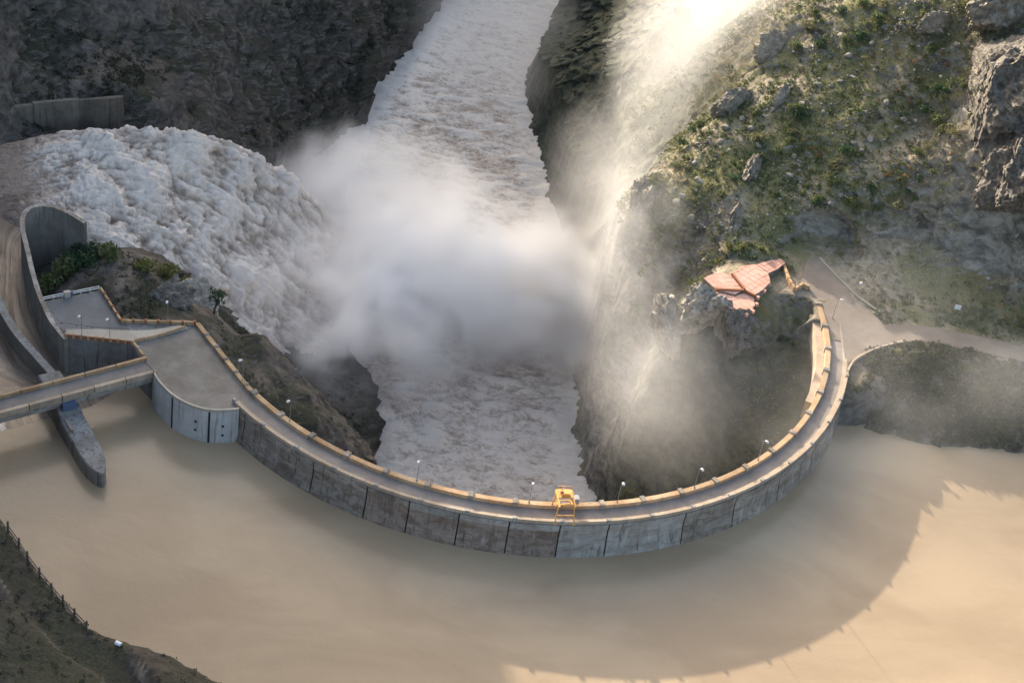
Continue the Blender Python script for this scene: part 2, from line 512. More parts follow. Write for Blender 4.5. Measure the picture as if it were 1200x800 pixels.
def terrain_z(x, y, detail=True):
    x = np.asarray(x, float); y = np.asarray(y, float)
    sh = x.shape
    xf, yf = x.ravel(), y.ravel()
    z = np.empty_like(xf)
    for i in range(0, len(xf), 40000):
        a, b = xf[i:i + 40000], yf[i:i + 40000]
        d2 = (a[:, None] - CT[None, :, 0]) ** 2 + (b[:, None] - CT[None, :, 1]) ** 2
        z[i:i + 40000] = mq(d2) @ _w[:_n] + _w[_n] + _w[_n + 1] * a + _w[_n + 2] * b
    z = z.reshape(sh)
    z = np.clip(z, -95, 300)
    # gorge with a true shoreline
    rgh = 5.0 * perlin(x * 0.035, y * 0.045, 0 * x + 3.3) + 3.0 * perlin(x * 0.1, y * 0.1, 0 * x + 5.3) + 1.6 * perlin(x * 0.3, y * 0.3, 0 * x + 8.1)
    din = np.minimum(x - np.interp(y, RIV_Y, RIV_L), np.interp(y, RIV_RY, RIV_R) - x) + rgh
    gate = sstep(-88, -70, y)
    cap = RIVER_Z - np.clip(din * 0.8, 0, 9)
    flo = RIVER_Z + np.clip(-din * 0.55, 0, 12)
    zc = np.where(din > 0, np.minimum(z, cap), np.maximum(z, flo))
    inside_up = np.hypot(x, y) < 104
    sel = ((y > 0) | inside_up)
    z = np.where(sel, z + (zc - z) * gate, z)
    if detail:
        m = np.ones_like(z)
        road_m = np.zeros_like(z)
        for line, hw in ROADS + [TRACK]:
            d, _ = seg_near(x, y, line)
            road_m = np.maximum(road_m, 1 - sstep(hw, hw + 7, d))
        m *= 1 - road_m
        m *= np.where(z < -72.5, 0.25, 1.0)
        m *= np.where((x < -95) & (x > -200) & (y < 48) & (y > -110), 0.35, 1.0)
        m *= np.where((np.abs(x - 71) < 16) & (np.abs(y - 20) < 20), 0.25, 1.0)
        m *= np.where((y < -140) & (x < 10), 0.3, 1.0)
        m *= np.where((x < -38) & (x > -100) & (y < 50) & (y > -100), 0.5, 1.0)
        m *= 1 - 0.7 * np.exp(-(((x - 105) / 14) ** 2 + ((y - 15) / 22) ** 2))
        warp = 6 * perlin(x * 0.03, y * 0.03, z * 0.03 + 1.7)
        rock = fbm((x + warp) * 0.035, (y - warp) * 0.035, z * 0.03, 5, 'r') - 0.25
        fine = fbm(x * 0.16, y * 0.16, z * 0.12, 4, 'r') - 0.25
        med = fbm(x * 0.055 + 40, y * 0.055, z * 0.02, 4)
        amp = np.where(x > 20, 2.3, 4.2)
        z = z + m * (amp * rock + np.where(x > 20, 0.8, 1.3) * fine + 2.0 * med)
        # upper right buttress and rock ribs
        but = np.exp(-(((x - 158) / 20) ** 2 + ((y - 72) / 34) ** 2))
        z = z + but * (9 * fbm(x * 0.05 + 9, y * 0.05, z * 0.01, 4, 'r') + 3)
    rr = np.hypot(x, y)
    z = np.where((rr > 86) & (rr < 107) & (y < 12) & (x > 60), np.minimum(z, 6.5 - 0.5 * np.maximum(0, 97 - rr)), z)
    # sharp edge of the near bank above the water
    dist = np.full(z.shape, 1e9); sg = np.zeros(z.shape)
    for a, b2 in zip(EDGE[:-1], EDGE[1:]):
        dx, dy = b2[0] - a[0], b2[1] - a[1]
        t = np.clip(((x - a[0]) * dx + (y - a[1]) * dy) / (dx * dx + dy * dy), 0, 1)
        d = np.hypot(x - a[0] - t * dx, y - a[1] - t * dy)
        kk = d < dist
        dist = np.where(kk, d, dist); sg = np.where(kk, dx * (y - a[1]) - dy * (x - a[0]), sg)
    near = (y < -120) & (x < 60)
    wob = 0.9 * perlin(x * 0.25, y * 0.25, 0 * x + 2.1)
    z = np.where(near & (sg > 0), np.minimum(z, 60.3 - 2.6 * np.maximum(0, dist + wob)), z)
    z = np.where(near & (sg <= 0), z + (np.clip(z, 60 + 0.25 * dist, 60.6 + 0.55 * dist) - z) * np.exp(-dist / 60), z)
    z = np.maximum(z, -95)
    for line, hw in ROADS + [TRACK]:
        d, bz = seg_near(x, y, line)
        d = np.where((rr < 100.5) & (y < 12), d + 8 * np.clip(100.5 - rr, 0, 2), d)
        k = 1 - (sstep(hw + 0.6, hw + 6.0, d) if hw > 3 else sstep(hw + 0.3, hw + 2.2, d))
        z = z + (bz - 0.12 - z) * k
    return z


def axis(lo, hi, step, far_lo, far_hi):
    a = list(np.arange(lo, hi + 1e-6, step))
    s, v, pre = step, lo, []
    while v > far_lo:
        s *= 1.25; v -= s; pre.append(v)
    s, v, post = step, a[-1], []
    while v < far_hi:
        s *= 1.25; v += s; post.append(v)
    return np.array(pre[::-1] + a + post)


gx = axis(-240, 215, 1.15, -1400, 1400)
gx = np.sort(np.concatenate([gx, (gx[:-1] + gx[1:])[(gx[:-1] > -2) & (gx[:-1] < 62)] / 2]))
gy = axis(-245, 420, 1.15, -1600, 1900)
GX, GY = np.meshgrid(gx, gy, indexing='ij')
GZ = terrain_z(GX, GY)

m, nt, b = newmat('hillside_ground')
g = NT(nt)
p = g.pos()
px = g.sep(g.geo.outputs['Position'])
nz = g.sep(g.geo.outputs['True Normal'])[2]
nA = g.noise(p, 0.045, 5, 0.6); nB = g.noise(p, 0.35, 5, 0.7); nC = g.noise(p, 1.6, 4, 0.7); nD = g.noise(p, 0.02, 3)
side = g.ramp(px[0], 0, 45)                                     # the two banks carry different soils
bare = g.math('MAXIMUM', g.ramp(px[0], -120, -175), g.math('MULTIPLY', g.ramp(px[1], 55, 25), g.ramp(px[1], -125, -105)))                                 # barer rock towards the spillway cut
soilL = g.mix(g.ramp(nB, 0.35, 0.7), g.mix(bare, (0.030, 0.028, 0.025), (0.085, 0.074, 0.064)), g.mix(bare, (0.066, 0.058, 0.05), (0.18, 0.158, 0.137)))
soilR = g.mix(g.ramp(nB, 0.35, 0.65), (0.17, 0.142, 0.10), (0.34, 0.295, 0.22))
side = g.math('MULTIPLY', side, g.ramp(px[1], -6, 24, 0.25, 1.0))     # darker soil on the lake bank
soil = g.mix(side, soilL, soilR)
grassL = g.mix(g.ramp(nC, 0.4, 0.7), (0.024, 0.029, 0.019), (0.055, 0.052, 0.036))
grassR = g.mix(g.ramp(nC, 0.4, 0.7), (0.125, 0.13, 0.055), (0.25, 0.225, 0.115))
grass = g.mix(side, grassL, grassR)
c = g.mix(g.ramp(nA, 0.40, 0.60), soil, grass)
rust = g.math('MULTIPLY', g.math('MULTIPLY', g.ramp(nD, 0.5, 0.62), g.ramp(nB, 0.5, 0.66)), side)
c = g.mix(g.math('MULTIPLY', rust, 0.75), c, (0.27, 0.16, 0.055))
nE = g.math('ADD', g.math('MULTIPLY', g.noise(g.pos(0.14, 0.14, 0.30), 1.0, 6, 0.62, 0.6), 0.7), g.math('MULTIPLY', nB, 0.3))
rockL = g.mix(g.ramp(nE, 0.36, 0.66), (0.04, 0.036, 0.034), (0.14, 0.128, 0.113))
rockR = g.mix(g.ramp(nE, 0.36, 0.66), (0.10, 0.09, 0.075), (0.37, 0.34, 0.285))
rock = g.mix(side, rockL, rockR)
cliff_shade = g.math('MULTIPLY', g.math('MULTIPLY', g.ramp(px[0], -20, -5), g.ramp(px[0], 85, 55)), g.ramp(px[1], 95, 130))
arch_shade = g.math('MULTIPLY', g.math('MULTIPLY', g.ramp(px[0], 36, 50), g.ramp(px[0], 100, 90)), g.math('MULTIPLY', g.ramp(px[1], 34, 18), g.ramp(px[2], 12, 2)))
steep = g.ramp(g.math('ADD', nz, g.math('MULTIPLY', nB, 0.3)), 0.98, 0.72)
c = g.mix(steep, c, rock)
c = g.mix(g.math('MULTIPLY', g.math('MAXIMUM', arch_shade, cliff_shade), 0.7), c, g.mix(g.ramp(nE, 0.4, 0.65), (0.034, 0.046, 0.03), (0.09, 0.102, 0.07)))   # shade painted as darker, greener rock inside the arch and on the far cliff
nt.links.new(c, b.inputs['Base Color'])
b.inputs['Roughness'].default_value = 0.95
b.inputs['Specular IOR Level'].default_value = 0.2
nt.links.new(g.bump(g.math('ADD', nB, g.math('MULTIPLY', nE, 1.2)), 0.55, 1.1), b.inputs['Normal'])
M['ground'] = m

gzx = np.gradient(GZ, gx, axis=0); gzy = np.gradient(GZ, gy, axis=1)
stp = sstep(0.55, 1.3, np.hypot(gzx, gzy)) * (GZ > -74) * (np.abs(GX) < 260) * np.where(GY < -130, 0.0, 1.0) * np.where((np.hypot(GX, GY) > 84) & (np.hypot(GX, GY) < 110) & (GY < 14), 0.0, 1.0)
hx = fbm(GX * 0.05, GY * 0.05, GZ * 0.05, 5, 'r'); hy = fbm(GX * 0.05 + 31, GY * 0.05, GZ * 0.05, 5, 'r')
hx2 = fbm(GX * 0.13, GY * 0.13, GZ * 0.2, 4, 'r'); hy2 = fbm(GX * 0.13 + 31, GY * 0.13, GZ * 0.2, 4, 'r')
tv = np.stack([GX + stp * (4.5 * hx + 2.2 * hx2), GY + stp * (4.5 * hy + 2.2 * hy2), GZ], -1).reshape(-1, 3)
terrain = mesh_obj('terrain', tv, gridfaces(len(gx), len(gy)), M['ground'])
tag(terrain, kind='structure')


def tz(x, y):
    """height of the terrain sheet, bilinear on its own grid"""
    x = np.atleast_1d(np.asarray(x, float)); y = np.atleast_1d(np.asarray(y, float))
    i = np.clip(np.searchsorted(gx, x) - 1, 0, len(gx) - 2); j = np.clip(np.searchsorted(gy, y) - 1, 0, len(gy) - 2)
    u = (x - gx[i]) / (gx[i + 1] - gx[i]); v = (y - gy[j]) / (gy[j + 1] - gy[j])
    return (GZ[i, j] * (1 - u) * (1 - v) + GZ[i + 1, j] * u * (1 - v) + GZ[i, j + 1] * (1 - u) * v + GZ[i + 1, j + 1] * u * v)


# ------------------------------------------------------------------ water
def water_mat(name, cols, rough, bump_s, bump_d, streak=(0.02, 0.02, 0.02)):
    m, nt, b = newmat(name)
    g = NT(nt)
    n = g.noise(g.pos(*streak), 1.0, 5, 0.55, 0.6)
    c = g.mix(g.ramp(n, 0.36, 0.66), cols[0], cols[1])
    nt.links.new(c, b.inputs['Base Color'])
    b.inputs['Roughness'].default_value = rough
    b.inputs['IOR'].default_value = 1.33
    h = g.math('ADD', g.noise(g.pos(), 0.45, 4, 0.6, 0.4), g.math('MULTIPLY', g.noise(g.pos(), 1.7, 3, 0.6), 0.35))
    nt.links.new(g.bump(h, bump_s, bump_d), b.inputs['Normal'])
    return m


M['lake'] = water_mat('silty_lake_water', ((0.36, 0.268, 0.172), (0.44, 0.335, 0.218)), 0.16, 0.4, 0.14, (0.018, 0.03, 0.02))

ARC = lambda R, a: (R * math.cos(math.radians(a)), R * math.sin(math.radians(a)))
lake_edge = [(900, -1500), (900, -5), (108.5, -5)]
lake_edge += [ARC(104.0, a) for a in range(-4, -133, -3)]
lake_edge += [(-70.5, -78.0), (-79, -80.4), (-85, -78.8), (-90, -75.2), (-95, -69.6), (-104, -62), (-112, -76), (-136, -96), (-160, -115), (-200, -140), (-900, -300), (-900, -1500)]
mb = MB(); mb.add([(x, y, 0.0) for x, y in lake_edge], [tuple(range(len(lake_edge)))])
lake = mb.build('reservoir', M['lake'])
if lake.data.polygons[0].normal.z < 0: lake.data.flip_normals()
tag(lake, kind='structure')

m, nt, b = newmat('foaming_river')
g = NT(nt)
n1 = g.noise(g.pos(0.05, 0.09, 0.05), 1.0, 6, 0.65, 1.2)
n2 = g.noise(g.pos(0.55, 0.95, 0.5), 1.0, 6, 0.75, 0.9)
n3 = g.noise(g.pos(0.22, 0.4, 0.2), 1.0, 5, 0.7, 1.4)
at = nt.nodes.new('ShaderNodeAttribute'); at.attribute_name = 'froth'
f = g.math('ADD', g.math('ADD', g.math('MULTIPLY', n1, 0.45), g.math('ADD', g.math('MULTIPLY', n2, 0.55), g.math('MULTIPLY', n3, 0.4))), g.math('MULTIPLY', at.outputs['Fac'], 0.5))
c = g.mix(g.ramp(f, 0.53, 0.76), (0.385, 0.285, 0.215), (0.92, 0.85, 0.765))
nt.links.new(c, b.inputs['Base Color'])
b.inputs['Roughness'].default_value = 0.55
nt.links.new(g.bump(g.math('ADD', n2, n3), 0.9, 1.0), b.inputs['Normal'])
M['river'] = m
rx = np.arange(-122, 62, 0.8); ry = np.concatenate([np.arange(-85, 430, 0.8), np.arange(431, 900, 6.0)])
RX, RY = np.meshgrid(rx, ry, indexing='ij')
turb = 0.75 + 0.5 * np.exp(-(((RX) / 50) ** 2 + ((RY - 0) / 45) ** 2)) + 1.0 * np.exp(-(((RX + 45) / 45) ** 2 + ((RY - 80) / 70) ** 2))
RZ = RIVER_Z + turb * (2.0 * fbm(RX * 0.025, RY * 0.05, 0 * RX + 12, 3, 'b') + 2.8 * fbm(RX * 0.07, RY * 0.13, 0 * RX + 2, 5, 'b') + 0.9 * fbm(RX * 0.28, RY * 0.45, 0 * RX + 7, 3, 'b'))
rdin = np.minimum(RX - np.interp(RY, RIV_Y, RIV_L), np.interp(RY, RIV_RY, RIV_R) - RX)
rfoam = 0.30 * (1 - sstep(0, 16, rdin)) + 0.10 * np.exp(-(((RX + 2) / 60) ** 2 + ((RY - 0) / 55) ** 2)) + 0.22 * sstep(250, 400, RY) + 0.5 * fbm(RX * 0.07, RY * 0.13, 0 * RX + 2, 5, 'b')
river = mesh_obj('river', np.stack([RX, RY, RZ], -1).reshape(-1, 3), gridfaces(len(rx), len(ry)), M['river'], smooth=True)
att = river.data.attributes.new('froth', 'FLOAT', 'POINT'); att.data.foreach_set('value', rfoam.ravel().astype(np.float32))
tag(river, kind='structure')

# spillway flow: smooth brown sheet in the chute
m, nt, b = newmat('brown_spillway_flow')
g = NT(nt)
fa = nt.nodes.new('ShaderNodeAttribute'); fa.attribute_name = 'flow'
n1 = g.noise(fa.outputs['Vector'], 1.0, 6, 0.65, 0.6)
n2 = g.noise(g.pos(), 0.7, 4, 0.6, 0.6)
c = g.mix(g.ramp(n1, 0.36, 0.68), (0.17, 0.125, 0.092), (0.33, 0.265, 0.21))
c = g.mix(g.ramp(n1, 0.64, 0.8, 0, 0.7), c, (0.6, 0.54, 0.48))
sp3 = g.sep(g.geo.outputs['Position'])
dgate = g.math('ADD', g.math('POWER', g.math('DIVIDE', g.math('ADD', sp3[0], 138.0), 7.0), 2.0), g.math('POWER', g.math('DIVIDE', g.math('ADD', sp3[1], 92.0), 9.0), 2.0))
c = g.mix(g.ramp(g.math('ADD', dgate, g.math('MULTIPLY', n2, 1.2)), 1.7, 0.9), c, (0.78, 0.75, 0.71))
nt.links.new(c, b.inputs['Base Color']); b.inputs['Roughness'].default_value = 0.22; b.inputs['IOR'].default_value = 1.33
nt.links.new(g.bump(n1, 0.5, 0.5), b.inputs['Normal'])
M['chute'] = m


def resample(pts, n):
    P = np.array(pts, float)
    d = np.concatenate([[0], np.cumsum(np.linalg.norm(np.diff(P, axis=0), axis=1))])
    t = np.linspace(0, d[-1], n)
    Q = np.stack([np.interp(t, d, P[:, k]) for k in range(P.shape[1])], -1)
    for _ in range(6):                       # soften the corners
        Q[1:-1] = 0.25 * Q[:-2] + 0.5 * Q[1:-1] + 0.25 * Q[2:]
    return Q


inner = resample([(-98, -71, -0.2), (-104, -62, -0.8), (-123.6, -61.2, -1.6), (-137.2, -43.5, -2.6), (-147.5, -23, -3.2), (-154.8, -6, -3.0), (-153.5, 1.0, -2.5), (-147, 3.0, -2.0), (-135, -2, -2.6)], 90)
outer = resample([(-139, -107, -0.2), (-146, -98, -0.5), (-168, -78, -1.4), (-186, -52, -2.2), (-194, -20, -2.6), (-196, 12, -2.2), (-192, 36, -1.2), (-182, 52, -0.4), (-162, 62, 0.2)], 90)
T = np.linspace(0, 1, 60)[None, :, None]
CH = inner[:, None, :] * (1 - T) + outer[:, None, :] * T
CH[..., 2] += 0.35 * fbm(CH[..., 0] * 0.15, CH[..., 1] * 0.15, 0 * CH[..., 0], 4) + 0.9 * np.sin(T[..., 0] * math.pi) * np.linspace(0, 1, 90)[:, None]
chute = mesh_obj('chute_water', CH.reshape(-1, 3), gridfaces(90, 60), M['chute'], smooth=True)
fl3 = np.stack([np.repeat(np.linspace(0, 26, 60)[None], 90, 0), np.repeat(np.linspace(0, 5, 90)[:, None], 60, 1), np.zeros((90, 60))], -1)
att = chute.data.attributes.new('flow', 'FLOAT_VECTOR', 'POINT'); att.data.foreach_set('vector', fl3.reshape(-1).astype(np.float32))
tag(chute, kind='structure')
if chute.data.polygons[500].normal.z < 0: chute.data.flip_normals()

# the leaping nappe: control rows across the flow, columns along it
NAP = np.array([
    [(-150, 2, -4), (-137, 3, -2.0), (-128, 0, -6), (-117, 6, -18), (-104, 9, -32), (-90, 17, -49), (-74, 29, -66), (-52, 40, -78)],
    [(-163, 4, -2.5), (-147, 6, 0.0), (-137, 12, -1), (-124, 21, -8), (-108, 29, -22), (-91, 41, -42), (-71, 52, -62), (-46, 58, -79)],
    [(-179, 12, -1), (-160, 17, 1.5), (-148, 27, 2.5), (-133, 38, -1), (-115, 49, -13), (-95, 62, -34), (-73, 74, -58), (-46, 82, -79)],
    [(-190, 26, 0), (-171, 32, 2.5), (-155, 43, 4.5), (-137, 56, 2), (-117, 69, -9), (-96, 85, -29), (-73, 97, -55), (-48, 104, -79)],
    [(-198, 40, 0), (-179, 46, 2.0), (-159, 58, 4.5), (-136, 70, 2.5), (-113, 86, -6), (-92, 101, -27), (-72, 115, -54), (-52, 125, -79)],
    [(-196, 50, -8), (-178, 54, -8), (-156, 67, -6), (-134, 80, -8), (-112, 96, -20), (-94, 110, -40), (-78, 124, -62), (-62, 138, -80)],
    [(-185, 52, -22), (-170, 55, -22), (-150, 68, -24), (-132, 80, -28), (-114, 96, -40), (-100, 112, -56), (-88, 126, -72), (-80, 140, -82)],
], float)


def upsample(A, n0, n1):
    def interp(A, n):                                  # Catmull-Rom along axis 0
        m = A.shape[0]
        t = np.linspace(0, m - 1, n); i = np.clip(np.floor(t).astype(int), 0, m - 2); f = (t - i).reshape(-1, *([1] * (A.ndim - 1)))
        p0 = A[np.clip(i - 1, 0, m - 1)]; p1 = A[i]; p2 = A[i + 1]; p3 = A[np.clip(i + 2, 0, m - 1)]
        return 0.5 * (2 * p1 + (p2 - p0) * f + (2 * p0 - 5 * p1 + 4 * p2 - p3) * f ** 2 + (3 * p1 - p0 - 3 * p2 + p3) * f ** 3)
    A = interp(A, n0)
    return np.swapaxes(interp(np.swapaxes(A, 0, 1), n1), 0, 1)


NU, NV = 380, 460
NP = upsample(NAP, NU, NV)
du = np.gradient(NP, axis=0); dv = np.gradient(NP, axis=1)
NN = np.cross(dv, du); NN /= np.linalg.norm(NN, axis=-1)[..., None] + 1e-9
NN *= np.sign(NN[NU // 3, NV // 2, 2])
vv = np.linspace(0, 1, NV)[None, :] * np.ones((NU, 1))
uu = np.linspace(0, 1, NU)[:, None] * np.ones((1, NV))
calm = sstep(0.17, 0.45, vv + 0.25 * (1 - uu) - 0.05 + 0.06 * perlin(uu * 9, vv * 9, 0 * uu + 1.5))
X, Y, Z = NP[..., 0], NP[..., 1], NP[..., 2]
wx = 5 * perlin(X * 0.05, Y * 0.05, Z * 0.05 + 4); wy = 5 * perlin(X * 0.05 + 9, Y * 0.05, Z * 0.05 - 4)
b1 = fbm((X + wx) * 0.05, (Y + wy) * 0.05, Z * 0.045, 5, 'b')
b2 = fbm((X + wx) * 0.24, (Y + wy) * 0.24, Z * 0.15 + 20, 4, 'b')
st = fbm(uu * 34 + 2.2 * b1, vv * 8 + 0.6 * b2, 0.35 * b1 + 3.0, 5, 'r')
disp = calm * (6.0 * b1 + 2.0 * b2 + 2.2 * st) + 0.35 * (1 - calm) * st + 0.3 * (1 - calm) * b2
edge = sstep(0.0, 0.06, uu)
NP = NP + NN * (disp * (0.35 + 0.65 * edge) - 1.6 * (1 - sstep(0.0, 0.12, vv)))[..., None]
m, nt, b = newmat('torrent_foam')
g = NT(nt)
n1 = g.noise(g.pos(0.07, 0.07, 0.05), 1.0, 6, 0.68, 1.0)
n2 = g.noise(g.pos(0.6, 0.6, 0.35), 1.0, 6, 0.72, 0.8)
at = nt.nodes.new('ShaderNodeAttribute'); at.attribute_name = 'froth'
f = g.math('ADD', g.math('MULTIPLY', n1, 0.5), g.math('MULTIPLY', n2, 0.5))
ac = nt.nodes.new('ShaderNodeAttribute'); ac.attribute_name = 'crest'
f = g.math('ADD', g.math('MULTIPLY', f, 0.55), g.math('ADD', g.math('MULTIPLY', ac.outputs['Fac'], 0.7), 0.22))
foam = g.mix(g.ramp(f, 0.30, 0.60), (0.33, 0.25, 0.192), (0.83, 0.73, 0.635))
c = g.mix(g.ramp(g.math('ADD', at.outputs['Fac'], g.math('MULTIPLY', g.math('SUBTRACT', n2, 0.5), 0.8)), 0.1, 0.6), g.mix(g.ramp(f, 0.3, 0.6), (0.22, 0.155, 0.115), (0.36, 0.28, 0.22)), foam)
nt.links.new(c, b.inputs['Base Color']); b.inputs['Roughness'].default_value = 0.7
nt.links.new(g.bump(n2, 0.9, 1.0), b.inputs['Normal'])
M['foam'] = m
nappe = mesh_obj('spillway_torrent', NP.reshape(-1, 3), gridfaces(NU, NV), M['foam'], smooth=True)
att = nappe.data.attributes.new('froth', 'FLOAT', 'POINT')
att.data.foreach_set('value', calm.ravel().astype(np.float32))
att = nappe.data.attributes.new('crest', 'FLOAT', 'POINT')
att.data.foreach_set('value', (0.5 * b1 + 0.35 * b2 + 0.28 * (st - 0.2)).ravel().astype(np.float32))  # lump shading put into the colour: troughs browner like muddy water, crests whiter
tag(nappe, 'huge frothing torrent of muddy white water leaping off the spillway', 'water', kind='stuff')

# ------------------------------------------------------------------ arch dam
dam = empty('arch_dam', (0, -101.5, 0), 'long curved concrete arch dam holding back the brown reservoir', 'dam')
ROAD_Z, PAR_Z = 11.0, 12.1
JOINTS = [-142.0, -129.9, -115.6, -106.5, -99.9, -92.5, -85.2, -77.8, -70.5, -58.1, -48.5, -38.2, -28.0, -17.5, -7.0, 6.0]
BLOCKM = {2: 'dam', 3: 'dam_red', 4: 'dam_red', 5: 'dam_red', 6: 'dam_red', 7: 'dam_blue', 8: 'dam_blue'}
BODY = [(105.0, 10.6), (105.25, 6.0), (106.2, 0.0), (108.0, -16.0), (108.0, -88.0), (82.0, -88.0), (88.0, -50.0), (95.5, -10.0), (98.0, 7.0), (98.0, 10.6)]


def arc_body(a0, a1, prof, step=1.2):
    n = max(2, int(abs(a1 - a0) / step) + 1)
    mb = MB()
    k = len(prof)
    v = []
    for a in np.linspace(a0, a1, n):
        ca, sa = math.cos(math.radians(a)), math.sin(math.radians(a))
        v += [(r * ca, r * sa, z) for r, z in prof]
    f = [(i * k + j, i * k + (j + 1) % k, (i + 1) * k + (j + 1) % k, (i + 1) * k + j) for i in range(n - 1) for j in range(k)]
    f += [tuple(range(k)), tuple(range((n - 1) * k, n * k))]
    return mb.add(v, f)


GAP = 0.11
BLK = []
for i, (a0, a1) in enumerate(zip(JOINTS[:-1], JOINTS[1:])):
    blk = arc_body(a0 + GAP, a1 - GAP, BODY).build('wall_block', M[BLOCKM.get(i, 'dam')], dam)
    BLK.append(blk)
    # top band of smoother concrete, standing a little proud
    arc_body(a0 + 0.12, a1 - 0.12, [(105.0, 10.62), (105.32, 10.62), (105.34, 8.6 + 0.5 * (i % 2)), (105.0, 8.6 + 0.5 * (i % 2))]).build('coping_band', M['dam_blue' if i in (4, 5, 6, 7, 8) else 'dam'], blk)
for a in JOINTS[1:-1]:
    arc_body(a - 0.13, a + 0.13, [(104.7, 10.5), (105.9, -0.5), (107.5, -16), (100, -16), (100, 10.5)], 0.2).build('joint_seal', M['joint'], dam)
# shallow pour lines of the lifts on the upstream face
for z in (2.6, 5.4):
    for blk, a0, a1 in zip(BLK, JOINTS[:-1], JOINTS[1:]):
        r = 105.25 + (6 - z) * 0.158
        arc_body(a0 + 0.25, a1 - 0.25, [(r - 0.3, z - 0.05), (r + 0.05, z - 0.05), (r + 0.05, z + 0.05), (r - 0.3, z + 0.05)], 2.0).build('lift_line', M['dam'], blk)
arc_body(-142, 6, [(98.0, 10.6), (105.0, 10.6), (105.0, ROAD_Z), (98.0, ROAD_Z)]).build('roadway', M['asph'], dam)
arc_body(-133, 7, [(103.2, ROAD_Z), (104.45, ROAD_Z), (104.45, ROAD_Z + 0.16), (103.2, ROAD_Z + 0.16)]).build('walkway', M['ochre_pale'], dam)
PEDS = [-133.0 + 6.92 * k for k in range(23)]
for k, a in enumerate(PEDS):
    if k < len(PEDS) - 1 and a < 12:
        arc_body(a + 0.42, min(PEDS[k + 1] - 0.42, 17), [(97.6, 9.4), (97.6, PAR_Z), (99.1, PAR_Z), (99.1, 9.8)]).build('inner_parapet', M['ochre'], dam)
    if a < -6:
        arc_body(a + 0.3, min(PEDS[k + 1], -7.0) - 0.3, [(104.45, ROAD_Z), (104.45, PAR_Z - 0.1), (105.05, PAR_Z - 0.1), (105.05, ROAD_Z)]).build('outer_parapet', M['ochre_pale'], dam)
        arc_body(a - 0.3, a + 0.3, [(104.3, ROAD_Z), (104.3, PAR_Z + 0.25), (105.2, PAR_Z + 0.25), (105.2, ROAD_Z)], 0.2).build('outer_pedestal', M['dam_blue'], dam)
    if a < 14:
        arc_body(a - 0.4, a + 0.4, [(97.3, 9.2), (97.3, PAR_Z + 0.35), (99.35, PAR_Z + 0.35), (99.35, 9.2)], 0.3).build('inner_pedestal', M['dam' if k % 2 else 'wall'], dam)
arc_body(-18, 10, [(95.2, 4.0), (95.2, 10.3), (97.6, 10.3), (97.6, 4.0)]).build('downstream_ledge', M['ochre_pale'], dam)

# parapet that flares onto the right bank
fl = resample([ARC(104.75, -7), (106.0, -6.6), (108.9, -3.2), (112, 0.2), (116.2, 3.8), (123.5, 8.6)], 30)
MB().sweep([(x, y) for x, y in fl], [(-0.3, 8.5), (-0.3, PAR_Z), (0.3, PAR_Z), (0.3, 8.5)]).build('flared_parapet', M['ochre_pale'], dam)
MB().sweep([(x, y) for x, y in fl], [(-0.32, -3), (-0.32, 8.45), (0.5, 8.45), (0.5, -3)]).build('flared_wall', M['dam'], dam)

# ------------------------------------------------------------------ left abutment platform
plat = empty('abutment_platform', (-98, -62, 0), 'stained tan concrete platform joining the dam to the spillway bridge', 'platform')
CW = [(-95.7, -70.0), (-93.6, -73.2), (-90.6, -76.3), (-88.2, -78.4), (-85.6, -79.9), (-82.6, -81.2), (-79.2, -81.9), (-76.8, -81.9), (-74.6, -81.4), (-72.0, -80.5), (-69.6, -79.3)]
poly = [(-69.6, -69.0), (-90.0, -45.4), (-111.0, -50.2), (-121.0, -36.4), (-135.2, -47), (-123.5, -60.8), (-105, -58.6), (-102, -63.6), (-96.5, -69.0)] + CW
MB().prism(poly, -40, 10.95).build('concrete_body', M['stain'], plat)
inset = [(-70.2, -70.6), (-90.2, -46.6), (-103, -58.8), (-101, -64.2)] + [(x * 0.995, y * 0.992) for x, y in CW[::-1][::-1]]
MB().prism([(-70.6, -70.0), (-90.0, -47.0), (-104.6, -58.9), (-101.4, -63.9), (-96.2, -68.8)] + [(x + 0.3, y + 0.55) for x, y in CW], 10.95, 11.02).build('paving', M['deck'], plat)
MB().prism([(-111, -51.0), (-120.8, -37.4), (-134, -47.0), (-127.5, -55.0), (-118.0, -54.2), (-108, -52.4)], 10.95, 11.03).build('parking_deck', M['dkdeck'], plat)
sl = resample([(-124.6, -58.2), (-117, -55.6), (-109, -54.0), (-101, -51.6), (-94.6, -47.0)], 24)
lo = resample([(-123.4, -60.7), (-115, -59.9), (-106, -58.8), (-99.5, -54.5), (-92.0, -47.6)], 24)
MB().prism([tuple(a) for a in sl] + [tuple(a) for a in lo[::-1]], 11.03, 11.45).build('curved_ramp', M['beige'], plat)
# curved panels facing the reservoir
C2 = resample([(x, y) for x, y in CW], 60)
cuts = [0, 22, 44, 59]
for i, (a, bb) in enumerate(zip(cuts[:-1], cuts[1:])):
    seg = [tuple(C2[k]) for k in range(a, bb + 1)]
    if i: seg[0] = tuple(C2[a] * 0.75 + C2[a + 1] * 0.25)
    MB().sweep(seg, [(-0.5, -14), (-0.5, 11.0), (0.3, 11.0), (0.3, -14)]).build('wall_panel', M['panel'], plat)
    MB().sweep(seg, [(-0.55, 11.0), (-0.55, 11.9), (0.05, 11.9), (0.05, 11.0)]).build('low_parapet', M['beige'], plat)
for k in (22, 44):
    q = C2[k]; n = (C2[k + 1] - C2[k - 1]); n = Vector((n[1], -n[0], 0)).normalized()
    MB().box((q[0] + n.x * 0.2, q[1] + n.y * 0.2, -1), (0.28, 0.35, 11.9), (n.y, -n.x, 0), n).build('panel_joint', M['joint'], plat)
